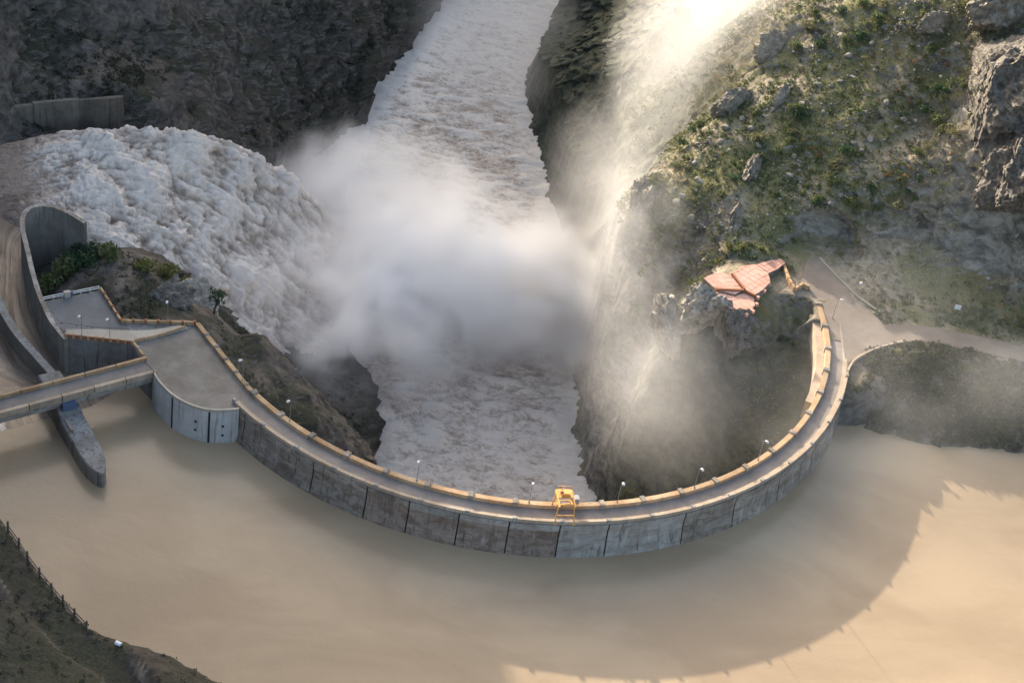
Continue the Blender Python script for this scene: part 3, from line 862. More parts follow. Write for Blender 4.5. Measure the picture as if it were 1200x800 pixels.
for k, z in ((37, 6.6), (37, 3.6), (51, 6.0), (51, 2.8)):
    q = C2[k]; n = (C2[k + 1] - C2[k - 1]); n = Vector((n[1], -n[0], 0)).normalized()
    MB().box((q[0] + n.x * 0.4, q[1] + n.y * 0.4, z), (0.32, 0.25, 0.32), (n.y, -n.x, 0), n).build('drain_hole', M['joint'], plat)
# parapets on the gorge side and along the terrace edge


def wall_run(parent, pts, name, mat, h0, h1, w, step=4.0, ped=None):
    P = np.array(pts, float)
    for a, b2 in zip(P[:-1], P[1:]):
        L = np.linalg.norm(b2 - a); n = max(1, int(round(L / step)))
        for i in range(n):
            p0 = a + (b2 - a) * (i / n); p1 = a + (b2 - a) * ((i + 1) / n)
            d = (p1 - p0) / np.linalg.norm(p1 - p0)
            p0 = p0 + d * 0.18; p1 = p1 - d * 0.18
            MB().box(((p0[0] + p1[0]) / 2, (p0[1] + p1[1]) / 2, (h0 + h1) / 2), (w / 2, np.linalg.norm(p1 - p0) / 2, (h1 - h0) / 2), (d[1], -d[0], 0), (d[0], d[1], 0)).build(name, mat, parent)
            if ped is not None:
                q = a + (b2 - a) * (i / n)
                MB().box((q[0], q[1], (h0 + h1) / 2 + 0.13), (w / 2 + 0.1, 0.34, (h1 - h0) / 2 + 0.16), (d[1], -d[0], 0), (d[0], d[1], 0)).build('pedestal', ped, parent)


wall_run(plat, [(-66.6, -72.6), (-70.0, -69.2), (-89.9, -45.2)], 'gorge_parapet', M['ochre'], 9.4, 12.1, 1.3, 6.0, M['wall'])
wall_run(plat, [(-90.6, -44.9), (-111.0, -50.0), (-121.2, -36.2)], 'terrace_parapet', M['ochre'], 10.0, 12.0, 0.6, 3.4, M['rusty'])
wall_run(plat, [(-123.6, -60.9), (-105.0, -58.9)], 'edge_rail', M['rusty'], 11.0, 12.0, 0.35, 2.2, M['ochre'])
wall_run(plat, [(-105.0, -58.9), (-100.4, -64.2)], 'edge_rail', M['ochre'], 11.0, 12.2, 0.7, 3.0, M['ochre_pale'])
wall_run(plat, [(-105.0, -58.2), (-99.2, -54.0), (-92.6, -47.6)], 'ramp_parapet', M['ochre'], 11.0, 12.1, 0.5, 3.0)
# white pipe railing on the far edge of the parking deck
rail = empty('white_railing', (-128, -41.5, 11), 'white pipe railing along the far edge of the parking deck', 'railing')
for i in range(7):
    t = i / 6
    x, y = -134.8 + 13.4 * t, -46.4 + 9.8 * t
    MB().tube([(x, y, 10.9), (x, y, 12.4)], 0.11, 6).build('post', M['white'], rail)
for h in (11.7, 12.4):
    MB().tube([(-134.8, -46.4, h), (-121.4, -36.6, h)], 0.13, 6).build('rail', M['white'], rail)
hut = empty('gate_post', (-129.2, -42.4, 11), 'squat tan gate post with a blue panel in the white railing', 'post')
MB().box((-129.2, -42.4, 11.9), (0.9, 0.6, 0.95), (0.8, 0.6, 0), (-0.6, 0.8, 0)).build('block', M['beige'], hut)
MB().box((-128.1, -41.5, 11.9), (0.25, 0.45, 0.8), (0.8, 0.6, 0), (-0.6, 0.8, 0)).build('panel', M['blue'], hut)

# ------------------------------------------------------------------ spillway: bridge, pier, divider, training wall
D = Vector((-0.772, -0.636, 0)); NB = Vector((0.636, -0.772, 0))
b0 = Vector((-97.2, -67.2, 0)); LEN = 92.0
bridge = empty('spillway_bridge', (-128, -92, 0), 'narrow concrete road bridge with ochre parapets crossing the spillway', 'bridge')


def along(s, o, z): 
    q = b0 + D * s + NB * o
    return (q.x, q.y, z)


def bbox(s0, s1, o0, o1, z0, z1, name, mat, par=bridge):
    q = along((s0 + s1) / 2, (o0 + o1) / 2, (z0 + z1) / 2)
    return MB().box(q, ((s1 - s0) / 2, (o1 - o0) / 2, (z1 - z0) / 2), D, NB).build(name, mat, par)


bbox(0, LEN, -3.1, 3.1, 10.1, 10.9, 'deck', M['asph'])
n = 10
for i in range(n):
    s0, s1 = LEN * i / n, LEN * (i + 1) / n
    bbox(s0 + 0.15, s1 - 0.15, -3.7, -2.9, 10.1, 12.0, 'far_parapet', M['ochre'])
    bbox(s0 + 0.15, s1 - 0.15, 2.6, 3.7, 10.1, 11.9, 'near_parapet', M['ochre_pale'])
for o in (-2.6, -0.2, 2.4):
    bbox(0, LEN, o - 0.35, o + 0.35, 7.6, 10.1, 'girder', M['dam_blue'])
bbox(0, LEN, 3.1, 3.45, 9.3, 10.1, 'fascia', M['dam_blue'])

pier = empty('spillway_pier', (-116, -83, 0), 'dark pointed concrete pier standing in the water under the bridge', 'pier')
pd = Vector((0.60, -0.80, 0)); pn = Vector((0.80, 0.60, 0))
pc = Vector((-119.2, -80.6, 0))
sec = []
for s, w, top in ((-9, 3.2, 7.4), (0, 3.2, 7.6), (8, 3.2, 7.2), (9, 3.2, 6.2), (24, 3.1, 5.4), (28.5, 2.6, 5.2), (31.6, 1.5, 5.0), (33.2, 0.3, 4.9)):
    sec.append((s, w, top))
v = []
for s, w, top in sec:
    c0 = pc + pd * s
    for o, z in ((-w, -20), (-w, top - 0.3), (-w + 0.3, top), (w - 0.3 if w > 0.4 else w, top), (w, top - 0.3), (w, -20)):
        q = c0 + pn * o
        v.append((q.x, q.y, z))
k = 6
f = [(i * k + j, i * k + (j + 1) % k, (i + 1) * k + (j + 1) % k, (i + 1) * k + j) for i in range(len(sec) - 1) for j in range(k)]
f += [tuple(range(k)), tuple(range((len(sec) - 1) * k, len(sec) * k))]
MB().add(v, f).build('shaft', M['stain'], pier)
q = pc + pd * 6.5
MB().box((q.x, q.y, 8.3), (1.9, 1.8, 1.1), pn, pd).build('gate_bearing', M['blue'], pier)
q = pc + pd * 1.5
MB().box((q.x, q.y, 7.4), (2.3, 3.2, 0.9), pn, pd).build('bridge_seat', M['dam_blue'], pier)
q = pc + pd * 13 - pn * 1.9
MB().box((q.x, q.y, 6.2), (0.5, 2.6, 0.5), pn, pd).build('step', M['dam'], pier)

divw = empty('divider_wall', (-135, -60, 0), 'pale topped concrete divider wall curving down the spillway chute', 'wall')
dp = resample([(-120.4, -74.6), (-128.8, -66.4), (-135.8, -59.8), (-141.6, -53.8), (-148.6, -44.4), (-157, -30), (-164, -12), (-168, 6)], 44)
MB().sweep([tuple(a) for a in dp], [(-1.0, -20), (-1.0, 4.9), (1.0, 4.9), (1.0, -20)]).build('wall_body', M['wall'], divw)
MB().sweep([tuple(a) for a in dp], [(-1.1, 4.9), (-1.1, 5.15), (1.1, 5.15), (1.1, 4.9)]).build('cap', M['dam_blue'], divw)

tw = empty('training_wall', (-146, -22, 0), 'tall curved concrete training wall hooking round the end of the spillway', 'wall')
tp = resample([(-123.6, -61.2), (-130, -54.6), (-137.2, -43.5), (-142.5, -33.5), (-147.5, -23), (-152.5, -13), (-154.8, -6), (-154.6, -1.2), (-151.8, 2.0), (-147.5, 2.4), (-141.5, 0.2), (-135.8, -3.2)], 70)
MB().sweep([tuple(a) + (0.8 * max(0, math.sin(i / 69 * 3.1)),) for i, a in enumerate(tp)], [(-0.75, -30), (-0.55, 10.4), (0.55, 10.4), (0.75, -30)]).build('wall_body', M['wall'], tw)
MB().sweep([tuple(a) + (0.8 * max(0, math.sin(i / 69 * 3.1)),) for i, a in enumerate(tp)], [(-0.7, 10.4), (-0.7, 10.65), (0.7, 10.65), (0.7, 10.4)]).build('coping', M['dam'], tw)

ow = empty('retaining_wall', (-165, 66, 0), 'weathered concrete retaining wall on the dark hillside behind the torrent', 'wall')
op = resample([(-210, 34), (-198, 48), (-185.4, 59.5), (-177, 65), (-160, 75), (-138, 87)], 24)
for i in range(0, 20, 4):
    seg = [tuple(a) for a in op[i:i + 5]]
    MB().sweep(seg, [(-0.8, -14), (-0.8, 7.6 + 0.5 * ((i // 4) % 2)), (0.8, 7.6 + 0.5 * ((i // 4) % 2)), (0.8, -14)]).build('wall_bay', M['mossy'], ow)

# ------------------------------------------------------------------ gantry crane on the crest
ga = math.radians(-77.3)
er = Vector((math.cos(ga), math.sin(ga), 0)); et = Vector((-math.sin(ga), math.cos(ga), 0)); ez = Vector((0, 0, 1))
gc = er * 101.4
gan = empty('gantry_crane', (gc.x, gc.y, ROAD_Z), 'yellow orange steel gantry crane straddling the crest road', 'crane')


def G(r, t, z):
    q = gc + er * r + et * t + ez * (ROAD_Z + z)
    return (q.x, q.y, q.z)


for r0, r1 in ((-3.4, -2.2), (3.4, 2.2)):
    for t in (-2.6, 2.6):
        lg = MB().bar(G(r0, t, 0.1), G(r1, t * 0.8, 5.6), 0.34).build('leg', M['yellow'], gan)
        MB().box(G(r0, t, 0.25), (0.4, 0.5, 0.25), er, et).build('foot', M['yellow'], lg)
    MB().bar(G(r0 * 0.86, -2.35, 2.6), G(r0 * 0.86, 2.35, 2.6), 0.2).build('brace', M['yellow'], gan)
    MB().bar(G(r1, -2.6, 5.7), G(r1, 2.6, 5.7), 0.4).build('side_beam', M['yellow'], gan)
for t in (-2.1, 2.1):
    MB().bar(G(-3.4, t, 5.9), G(3.4, t, 5.9), 0.42).build('cross_beam', M['yellow'], gan)
    MB().bar(G(-2.7, t, 2.7), G(2.2, t, 5.4), 0.16).build('diagonal', M['yellow'], gan)
gp = MB().box(G(-1.6, 0, 6.2), (1.7, 2.0, 0.08), er, et).build('platform', M['yellow'], gan)
for t in (-1.9, -0.6, 0.7, 1.9):
    for r in (-3.2, 0.0):
        MB().bar(G(r, t, 6.2), G(r, t, 7.4), 0.1).build('rail_post', M['yellow'], gp)
for r in (-3.2, 0.0):
    MB().bar(G(r, -1.9, 7.4), G(r, 1.9, 7.4), 0.1).build('hand_rail', M['yellow'], gp)
MB().box(G(-1.0, 0.2, 6.9), (0.8, 0.9, 0.6), er, et).build('hoist', M['yellow'], gan)
MB().tube([G(-1.0, -1.4, 7.0), G(-1.0, -0.7, 7.0)], 0.55, 10).build('drum', M['rusty'], gan)
MB().bar(G(-1.2, -0.9, 6.3), G(-1.2, -0.9, 8.6), 0.14).build('mast', M['yellow'], gan)
MB().box(G(-2.6, 3.5, 3.2), (0.9, 0.8, 1.0), er, et).build('control_box', M['steel'], gan)
MB().bar(G(-2.6, 3.5, 0.0), G(-2.6, 3.5, 2.2), 0.3).build('box_stand', M['steel'], gan)

# ------------------------------------------------------------------ street lamps


def make_lamp():
    r = bpy.data.objects.new('street_lamp', None); C.objects.link(r)
    MB().tube([(0, 0, -0.3), (0, 0, 0.5)], [0.22, 0.2], 8).build('base', M['steel'], r)
    pl = MB().tube([(0, 0, 0.5), (0, 0, 6.6), (0, 0, 7.0), (0.25, 0, 7.3), (0.9, 0, 7.42)], [0.10, 0.075, 0.07, 0.065, 0.06], 7).build('pole', M['steel'], r)
    v, f = [], []
    hb = MB()
    hb.tube([(0.55, 0, 7.40), (0.75, 0, 7.46), (1.25, 0, 7.50), (1.62, 0, 7.48), (1.75, 0, 7.44)], [0.12, 0.30, 0.38, 0.3, 0.08], 10)
    hb.build('lamp_head', M['white'], pl, smooth=True)
    return r


lamp0 = make_lamp()
LAMPS = []
for a, where in ((-136.4, 'at the platform end of the dam parapet'), (-124.0, 'on the dam parapet above the scrubby left rock'), (-100.2, 'on the dam parapet in front of the white river'),
                 (-82.4, 'on the dam parapet just left of the yellow gantry'), (-68.2, 'on the dam parapet first right of the yellow gantry'), (-54.3, 'on the dam parapet second right of the yellow gantry'),
                 (-40.0, 'on the dam parapet third right of the yellow gantry')):
    x, y = ARC(98.35, a)
    LAMPS.append((x, y, PAR_Z + 0.1, math.radians(a), where))
LAMPS += [(-119.2, -60.4, 12.0, -2.0, 'on the rusty terrace edge, nearer the training wall'), (-111.4, -59.6, 12.0, -2.0, 'on the rusty terrace edge, nearer the bridge'),
          (-98.2, -46.8, 12.0, -1.6, 'on the terrace parapet below the leafy tree'), (100.6, 14.5, 11.6, 0.0, 'beside the paved apron at the right end of the dam'),
          (107.5, 24.5, 12.3, 0.6, 'behind the apron at the foot of the misty slope')]
for i, (x, y, z, rz, where) in enumerate(LAMPS):
    o = lamp0 if i == 0 else copy_tree(lamp0, (x, y, z))
    o.location = (x, y, z); o.rotation_euler = (0, 0, rz)
    tag(o, 'grey street lamp ' + where, 'street lamp', 'street lamps along the dam and its roads')

# ------------------------------------------------------------------ right bank: roads, terrace, parapets


def ribbon(name, line, hw, mat, dz=0.05, n=40, kind='structure', taper=False):
    P = resample([(a[0], a[1], a[2]) for a in line], n)
    T2 = np.gradient(P[:, :2], axis=0); T2 /= np.linalg.norm(T2, axis=1)[:, None]
    N2 = np.stack([-T2[:, 1], T2[:, 0]], -1)
    cols = np.linspace(-1, 1, 7)
    hw = hw * (np.clip((n - 1 - np.arange(n)) / (0.45 * n), 0.02, 1) ** 0.7 if taper else np.ones(n))
    V = np.stack([np.concatenate([P[:, :2] + N2 * c2 * (hw * (1 + 0.05 * np.sin(np.arange(n) * 1.7 + c2)))[:, None], (P[:, 2] + dz)[:, None]], 1) for c2 in cols], 1)
    o = mesh_obj(name, V.reshape(-1, 3), gridfaces(n, 7), mat)
    if o.data.polygons[0].normal.z < 0: o.data.flip_normals()
    return tag(o, kind=kind)


M['dirtroad'] = concrete('dusty_road', (0.19, 0.155, 0.125), (0.11, 0.09, 0.072), (0.24, 0.20, 0.165), 0.1, var=0.02)
M['dirt'] = concrete('brown_dirt_track', (0.10, 0.078, 0.064), (0.055, 0.043, 0.035), (0.14, 0.112, 0.093), 0.1, var=0.02)
ribbon('road', ROADS[1][0], 4.2, M['dirtroad'], 0.06, 60)
ap = [ARC(99.2, 2), ARC(98.4, 8), (95.4, 19), (93.6, 27), (90.8, 31), (93, 44), (98, 46), (104, 35), (108.6, 26), (114.5, 20.2), (118, 15.0), (116, 6.0), (111.2, 0.6), (108.2, -2.9), (105.9, -5.6), ARC(104.2, -5), ARC(103, 2)]
mb = MB(); mb.add([(x, y, 11.08 + 0.05 * max(0, y - 2)) for x, y in ap] + [(103, 15, 11.08 + 0.05 * 13)], [(i, (i + 1) % len(ap), len(ap)) for i in range(len(ap))])
apr = mb.build('paved_apron', M['dirtroad']); tag(apr, kind='structure')
if apr.data.polygons[0].normal.z < 0: apr.data.flip_normals()
kb = empty('road_kerb', (106, 33, 12), 'thin pale kerb line curving beside the misty road', 'kerb')
kp = resample([(97.5, 46.5, 13.1), (104.4, 35.2, 12.7), (110.0, 27.2, 12.4), (116.4, 21.6, 12.3)], 16)
for i in range(15):
    MB().bar(tuple(kp[i]), tuple(kp[i + 1] * 0.97 + kp[i] * 0.03), 0.45, 0.5).build('kerb_stone', M['beige'], kb)

ter = empty('lookout_terrace', (70, 20, 13), 'salmon orange terracotta paved lookout terrace on the rock spur', 'terrace')


def poly_area(P):
    return 0.5 * abs(sum(P[i][0] * P[(i + 1) % len(P)][1] - P[(i + 1) % len(P)][0] * P[i][1] for i in range(len(P))))


def clip_poly(subj, P):
    # clip polygon P by the convex square subj
    out = list(P)
    for i in range(len(subj)):
        a, b2 = subj[i], subj[(i + 1) % len(subj)]
        sd2 = lambda q: (b2[0] - a[0]) * (q[1] - a[1]) - (b2[1] - a[1]) * (q[0] - a[0])
        new = []
        for j in range(len(out)):
            p, q = out[j], out[(j + 1) % len(out)]
            sp, sq2 = sd2(p), sd2(q)
            if sp >= 0: new.append(p)
            if (sp >= 0) != (sq2 >= 0):
                t = sp / (sp - sq2); new.append((p[0] + (q[0] - p[0]) * t, p[1] + (q[1] - p[1]) * t))
        out = new
        if len(out) < 3: return []
    return out


TP = {
    'a': ([(58.5, 21.4), (62.6, 26.4), (67.4, 25.8), (71.2, 18.4), (68.6, 15.4), (64.6, 15.9), (62.8, 16.2)], 13.7),
    'b': ([(67.9, 26.2), (70.6, 31.8), (75.3, 34.4), (79.6, 30.5), (80.2, 25.6), (77.6, 20.4), (75.0, 16.6), (71.6, 18.9)], 14.0),
    'c': ([(62.6, 15.6), (64.6, 15.2), (68.6, 14.7), (71.5, 17.8), (74.8, 16.0), (75.0, 11.6), (73.9, 8.6), (69.8, 4.2), (66.6, 5.4), (64.2, 8.6)], 13.3),
    'd': ([(75.8, 34.6), (79.9, 31.0), (82.6, 34.0), (85.4, 38.4), (84.0, 40.6), (80.4, 38.6)], 13.9),
}
for key, (pl, z) in TP.items():
    MB().prism(pl, 2.0, z - 0.25).build('base_wall', M['wall'], ter)
    cxm, cym = np.mean([q[0] for q in pl]), np.mean([q[1] for q in pl])
    MB().prism([(cxm + (q[0] - cxm) * 0.99, cym + (q[1] - cym) * 0.99) for q in pl], z - 0.26, z - 0.08).build('bedding', M['terra'], ter)
    big = [(cxm + (q[0] - cxm) * 1.012, cym + (q[1] - cym) * 1.012) for q in pl]
    ua = {'a': 0.35, 'b': 0.9, 'c': 0.55, 'd': 0.9}[key]
    ux, uy = (math.cos(ua), math.sin(ua)), (-math.sin(ua), math.cos(ua))
    for gi in range(-6, 7):
        for gj in range(-6, 7):
            cx0 = cxm + ux[0] * gi * 2.3 + uy[0] * gj * 2.3; cy0 = cym + ux[1] * gi * 2.3 + uy[1] * gj * 2.3
            h = 1.09
            sq = [(cx0 + ux[0] * a * h + uy[0] * b2 * h, cy0 + ux[1] * a * h + uy[1] * b2 * h) for a, b2 in ((-1, -1), (1, -1), (1, 1), (-1, 1))]
            cl = clip_poly(sq, big)
            if len(cl) >= 3 and poly_area(cl) > 0.5:
                MB().prism(cl, z - 0.2, z + random.uniform(-0.05, 0.05)).build('paving_slab', M['terra'], ter)
for a, b2, z in (((62.2, 16.0), (71.6, 18.2), 14.2), ((67.6, 26.0), (71.6, 18.4), 14.5), ((71.6, 18.2), (75.2, 16.2), 14.2)):
    MB().bar((a[0], a[1], z - 0.3), (b2[0], b2[1], z - 0.3), 0.7, 0.8).build('step_wall', M['rusty'], ter)
for i, (x, y) in enumerate([(79.9, 25.0), (78.2, 20.6), (76.1, 16.2), (75.6, 12.4), (74.4, 8.0), (72.2, 5.6), (67.4, 4.6)]):
    MB().box((x, y, 13.3), (0.5, 0.5, 0.5), (0.8, 0.6, 0), (-0.6, 0.8, 0)).build('merlon', M['terra'], ter)
zz = empty('zigzag_parapet', (89, 29, 12), 'orange zigzag parapet linking the terrace to the dam crest', 'wall')
wall_run(zz, [(84.9, 39.2), (86.6, 30.4), (88.4, 25.2), (91.2, 29.2), (93.4, 27.8)], 'parapet', M['ochre'], 9.0, 13.6, 0.9, 3.0)
sgn = empty('signboard', (141.5, 27.6, float(tz(141.5, 27.6)[0])), 'small white signboard on a dark post at the misty slope', 'sign')
zb = float(tz(141.5, 27.6)[0])
MB().bar((141.5, 27.6, zb - 0.4), (141.5, 27.6, zb + 3.2), 0.2).build('post', M['wood'], sgn)
MB().box((141.5, 27.4, zb + 2.4), (1.0, 0.08, 0.9)).build('board', M['white'], sgn)

# ------------------------------------------------------------------ fence on the near bank
FP = [(-94.4, -188.6), (-91.0, -192.0), (-87.8, -195.9), (-84.3, -199.1), (-80.9, -202.2), (-77.5, -205.3), (-74.4, -208.0), (-71.2, -210.9)]
fen = empty('post_fence', (-82, -198, 60), 'dark wooden post and rail fence on the near bank edge', 'fence')
zf = tz([q[0] for q in FP], [q[1] for q in FP])
ph = [2.7, 2.5, 2.9, 2.8, 2.5, 3.1, 2.6, 2.3]
for i, (x, y) in enumerate(FP):
    MB().bar((x, y, zf[i] - 1.0), (x + random.uniform(-.12, .12), y + random.uniform(-.12, .12), zf[i] + ph[i]), 0.36).build('post', M['wood'], fen)
for i in range(len(FP) - 1):
    for h in (0.75, 1.75):
        MB().bar((*FP[i], zf[i] + h), (*FP[i + 1], zf[i + 1] + h + random.uniform(-.2, .2)), 0.14, 0.24).build('rail', M['wood'], fen)


# ------------------------------------------------------------------ rocks


def rock_mesh(name, seed, sub, rough, flat=0.7, fr=0.9, facets=7):
    import bmesh
    bm = bmesh.new()
    bmesh.ops.create_icosphere(bm, subdivisions=sub, radius=1.0)
    P = np.array([v.co[:] for v in bm.verts])
    o = seed * 7.7
    d = 1 + rough * fbm(P[:, 0] * fr + o, P[:, 1] * fr, P[:, 2] * fr, 4, 'r') + 0.25 * perlin(P[:, 0] * 1.1 + o, P[:, 1] * 1.1 + 3, P[:, 2] * 1.1)
    # knock flat facets into it
    r2 = np.random.default_rng(seed)
    Q = P * d[:, None]
    for _ in range(facets):
        nrm = r2.normal(size=3); nrm /= np.linalg.norm(nrm)
        h = Q @ nrm; lim = r2.uniform(0.55, 0.85)
        Q = Q - np.where(h > lim, (h - lim) * 0.85, 0)[:, None] * nrm
    if facets < 5:                          # craggy: cracks and ledges on top of the broad shape
        Q = Q * (1 + 0.16 * (fbm(Q[:, 0] * 3 + o, Q[:, 1] * 3, Q[:, 2] * 5, 4, 'r') - 0.3) + 0.20 * (fbm(Q[:, 0] * 1.6 + o, Q[:, 1] * 1.6, Q[:, 2] * 0.7, 3, 'r') - 0.3))[:, None]
        Q = Q * (1 + 0.07 * (fbm(Q[:, 0] * 8 + o, Q[:, 1] * 8, Q[:, 2] * 8, 3, 'r') - 0.3))[:, None]
    Q[:, 2] *= flat
    for v, q in zip(bm.verts, Q): v.co = q
    me = bpy.data.meshes.new(name); bm.to_mesh(me); bm.free()
    return me


def rockmat(name, a, b2, c2):
    m, nt, b = newmat(name)
    g = NT(nt)
    n1 = g.noise(g.pos(), 0.5, 6, 0.7); n2 = g.noise(g.pos(), 2.4, 4, 0.7)
    c = g.mix(g.ramp(n1, 0.36, 0.64), a, b2)
    c = g.mix(g.ramp(n2, 0.52, 0.75, 0, 0.7), c, c2)
    nt.links.new(c, b.inputs['Base Color']); b.inputs['Roughness'].default_value = 0.95
    nt.links.new(g.bump(n2, 0.6, 0.35), b.inputs['Normal'])
    return m


M['rock_pale'] = rockmat('pale_grey_rock', (0.22, 0.20, 0.165), (0.42, 0.39, 0.335), (0.12, 0.105, 0.085))
M['rock_mid'] = rockmat('brown_grey_rock', (0.15, 0.132, 0.10), (0.29, 0.26, 0.205), (0.085, 0.075, 0.058))
M['rock_dark'] = rockmat('dark_brown_rock', (0.10, 0.088, 0.072), (0.21, 0.19, 0.16), (0.055, 0.048, 0.04))
M['rock_boulder'] = rockmat('grey_boulder', (0.18, 0.162, 0.132), (0.34, 0.31, 0.26), (0.10, 0.088, 0.07))
BM = [rock_mesh('boulder_mesh', k, 2, 0.35) for k in range(6)]
for me in BM: me.materials.append(M['rock_boulder'])
BOULD = [(103.7, 112.5), (99.5, 111.4), (106.3, 116.4), (92.5, 111.6), (96.8, 109.9), (114.9, 125.4), (117.9, 127.6), (113.9, 123.7), (109.1, 123.8), (121.1, 92.5),
         (118.4, 90.0), (122.6, 91.2), (107.7, 81.8), (106.6, 76.7), (105.0, 84.5), (110.5, 85.8), (124.2, 89.7), (86.0, 82.5), (87.8, 77.3), (85.0, 75.0), (79.8, 61.1),
         (78.6, 57.4), (74.2, 87.5), (70.8, 94.9), (74.4, 106.2), (80.0, 112.6), (82.7, 116.3), (65.1, 108.2), (67.9, 100.6), (62.4, 97.5), (61.2, 90.4), (57.4, 92.4),
         (53.4, 82.6), (55.2, 73.1), (59.2, 76.9), (123.9, 118.0), (127.8, 128.4), (130.4, 121.2), (135.6, 113.2), (138.4, 80.1), (110.5, 112.4), (101.8, 121.7),
         (98.7, 130.6), (89.8, 106.7), (87.2, 103.7), (94.4, 99.1), (108.3, 96.5), (115.0, 85.1), (102.0, 65.0), (98.9, 62.1), (115.0, 98.9), (50.4, 68.3), (48.6, 66.1),
         (54.3, 59.5), (46.7, 61.7)]
BO = list(BOULD)
for x, y in BOULD[:40]:
    BO.append((x + random.gauss(0, 3.0), y + random.gauss(0, 3.0)))
    BO.append((x + random.gauss(0, 3.5), y + random.gauss(0, 3.5)))
for i, (x, y) in enumerate(BO):
    r = random.uniform(0.6, 1.35) if i < len(BOULD) else random.uniform(0.35, 0.8)
    o = bpy.data.objects.new('boulder', BM[i % 6]); C.objects.link(o)
    o.location = (x, y, float(tz(x, y)[0]) + 0.15 * r)
    o.rotation_euler = (random.uniform(-.4, .4), random.uniform(-.4, .4), random.uniform(0, 6.28))
    o.scale = (r * random.uniform(.8, 1.3), r * random.uniform(.8, 1.3), r * random.uniform(.7, 1.2))
    tag(o, 'grey boulder lying among scrub on the sunlit right slope', 'boulder', 'boulders strewn over the sunlit slope')

OUT = [  # x, y, sink, size xyz, turn, material, label
    (149, 82, 5, (10, 17, 15), 0.5, 'rock_dark', 'dark craggy rock buttress jutting out at the upper right edge'),
    (156, 56, 5, (8, 13, 13), 0.2, 'rock_dark', 'dark rock face below the big buttress at the right edge'),
    (129.5, 124, 1.2, (4.6, 2.8, 3.2), 0.5, 'rock_mid', 'grey rock outcrop high on the right slope near the top edge'),
    (67, 113, 2, (6, 3.6, 4.0), 0.7, 'rock_mid', 'jagged rock outcrop crowning the rim of the right spur'),
    (77, 138, 2, (4.4, 3.2, 4.0), 0.5, 'rock_mid', 'rounded rock outcrop half in mist above the right spur'),
    (149, 116, 2, (8, 6, 8), 0.4, 'rock_mid', 'brown rock crag in the upper right corner of the slope'),
    (39, 74, 4, (3.4, 7, 5), 0.1, 'rock_mid', 'rock knob on the gorge rim left of the lookout terrace'),
    (61.5, 13, 4, (5, 5, 7), 0.6, 'rock_pale', 'rough rock cliff just below the orange lookout terrace'),
    (70.6, 4.6, 6.5, (5.0, 3.6, 7.5), 0.4, 'rock_dark', 'dark rock ledge under the tip of the lookout terrace'),
    (81, 108, 1.8, (1.6, 5, 3.0), -0.4, 'rock_mid', 'upright rock rib in the middle of the sunlit slope'),
    (73.5, 80, 1.8, (1.6, 6, 3.0), -0.3, 'rock_mid', 'long rock rib running down the sunlit spur'),
    (69, 61, 2, (1.4, 5, 2.8), -0.2, 'rock_mid', 'narrow rock rib above the orange lookout terrace'),
    (50, 16, 4, (3, 6, 6), 0.3, 'rock_pale', 'bright rock rib on the spine beneath the lookout terrace'),
    (-66, -28, 3, (5, 5, 4), 0.3, 'rock_dark', 'dark rock hump among scrub below the left parapet'),
    (-99, -8, 2, (6, 5, 5), 0.9, 'rock_pale', 'grey weathered rock beside the tree at the torrent edge'),
    (-107, -19, 2, (6, 5, 4), 0.2, 'rock_dark', 'brown rock mound behind the terrace parapet'),
    (-77, 252, 1.5, (5, 4, 3.4), 0.2, 'rock_dark', 'dark rock at the foot of the left hillside by the river'),
]
for i, (x, y, sink, sz, rz, mt, lab) in enumerate(OUT):
    me = rock_mesh('rock_outcrop', 20 + i, 6 if i < 2 else 5, 0.7, 1.0, 1.5, 3)
    me.materials.append(M[mt])
    o = bpy.data.objects.new('rock_outcrop', me); C.objects.link(o)
    o.location = (x, y, float(tz(x, y)[0]) - sink); o.scale = sz; o.rotation_euler = (0.1, -0.1, rz)
    tag(o, lab, 'rock', 'rock outcrops')

# ------------------------------------------------------------------ vegetation


def leaf_cloud(cent, rad, hgt, K, size, r2, stretch=1.0):
    """K leaf-sized quads spread through a dome at each centre; returns verts, faces"""
    n = len(cent)
    u = r2.normal(size=(n, K, 3)); u /= np.linalg.norm(u, axis=2)[..., None]
    u[..., 2] = np.abs(u[..., 2]) * 1.15 - 0.12
    rr = r2.uniform(0.45, 1.0, size=(n, K, 1)) ** 0.6
    lob = 0.75 + 0.45 * r2.uniform(size=(n, K, 1))
    P = u * rr * lob * np.stack([rad, rad, hgt], -1)[:, None, :] + cent[:, None, :]
    a = r2.normal(size=(n, K, 3)) + u * 0.4; a /= np.linalg.norm(a, axis=2)[..., None]
    t = np.cross(a, r2.normal(size=(n, K, 3))); t /= np.linalg.norm(t, axis=2)[..., None]
    bt = np.cross(a, t)
    sz = (rad[:, None, None] * size * r2.uniform(0.6, 1.3, size=(n, K, 1)))
    V = np.stack([P - t * sz * stretch, P + bt * sz * 0.62, P + t * sz * stretch, P - bt * sz * 0.62], 2)
    V = V.reshape(-1, 3)
    return V, np.arange(len(V)).reshape(-1, 4)


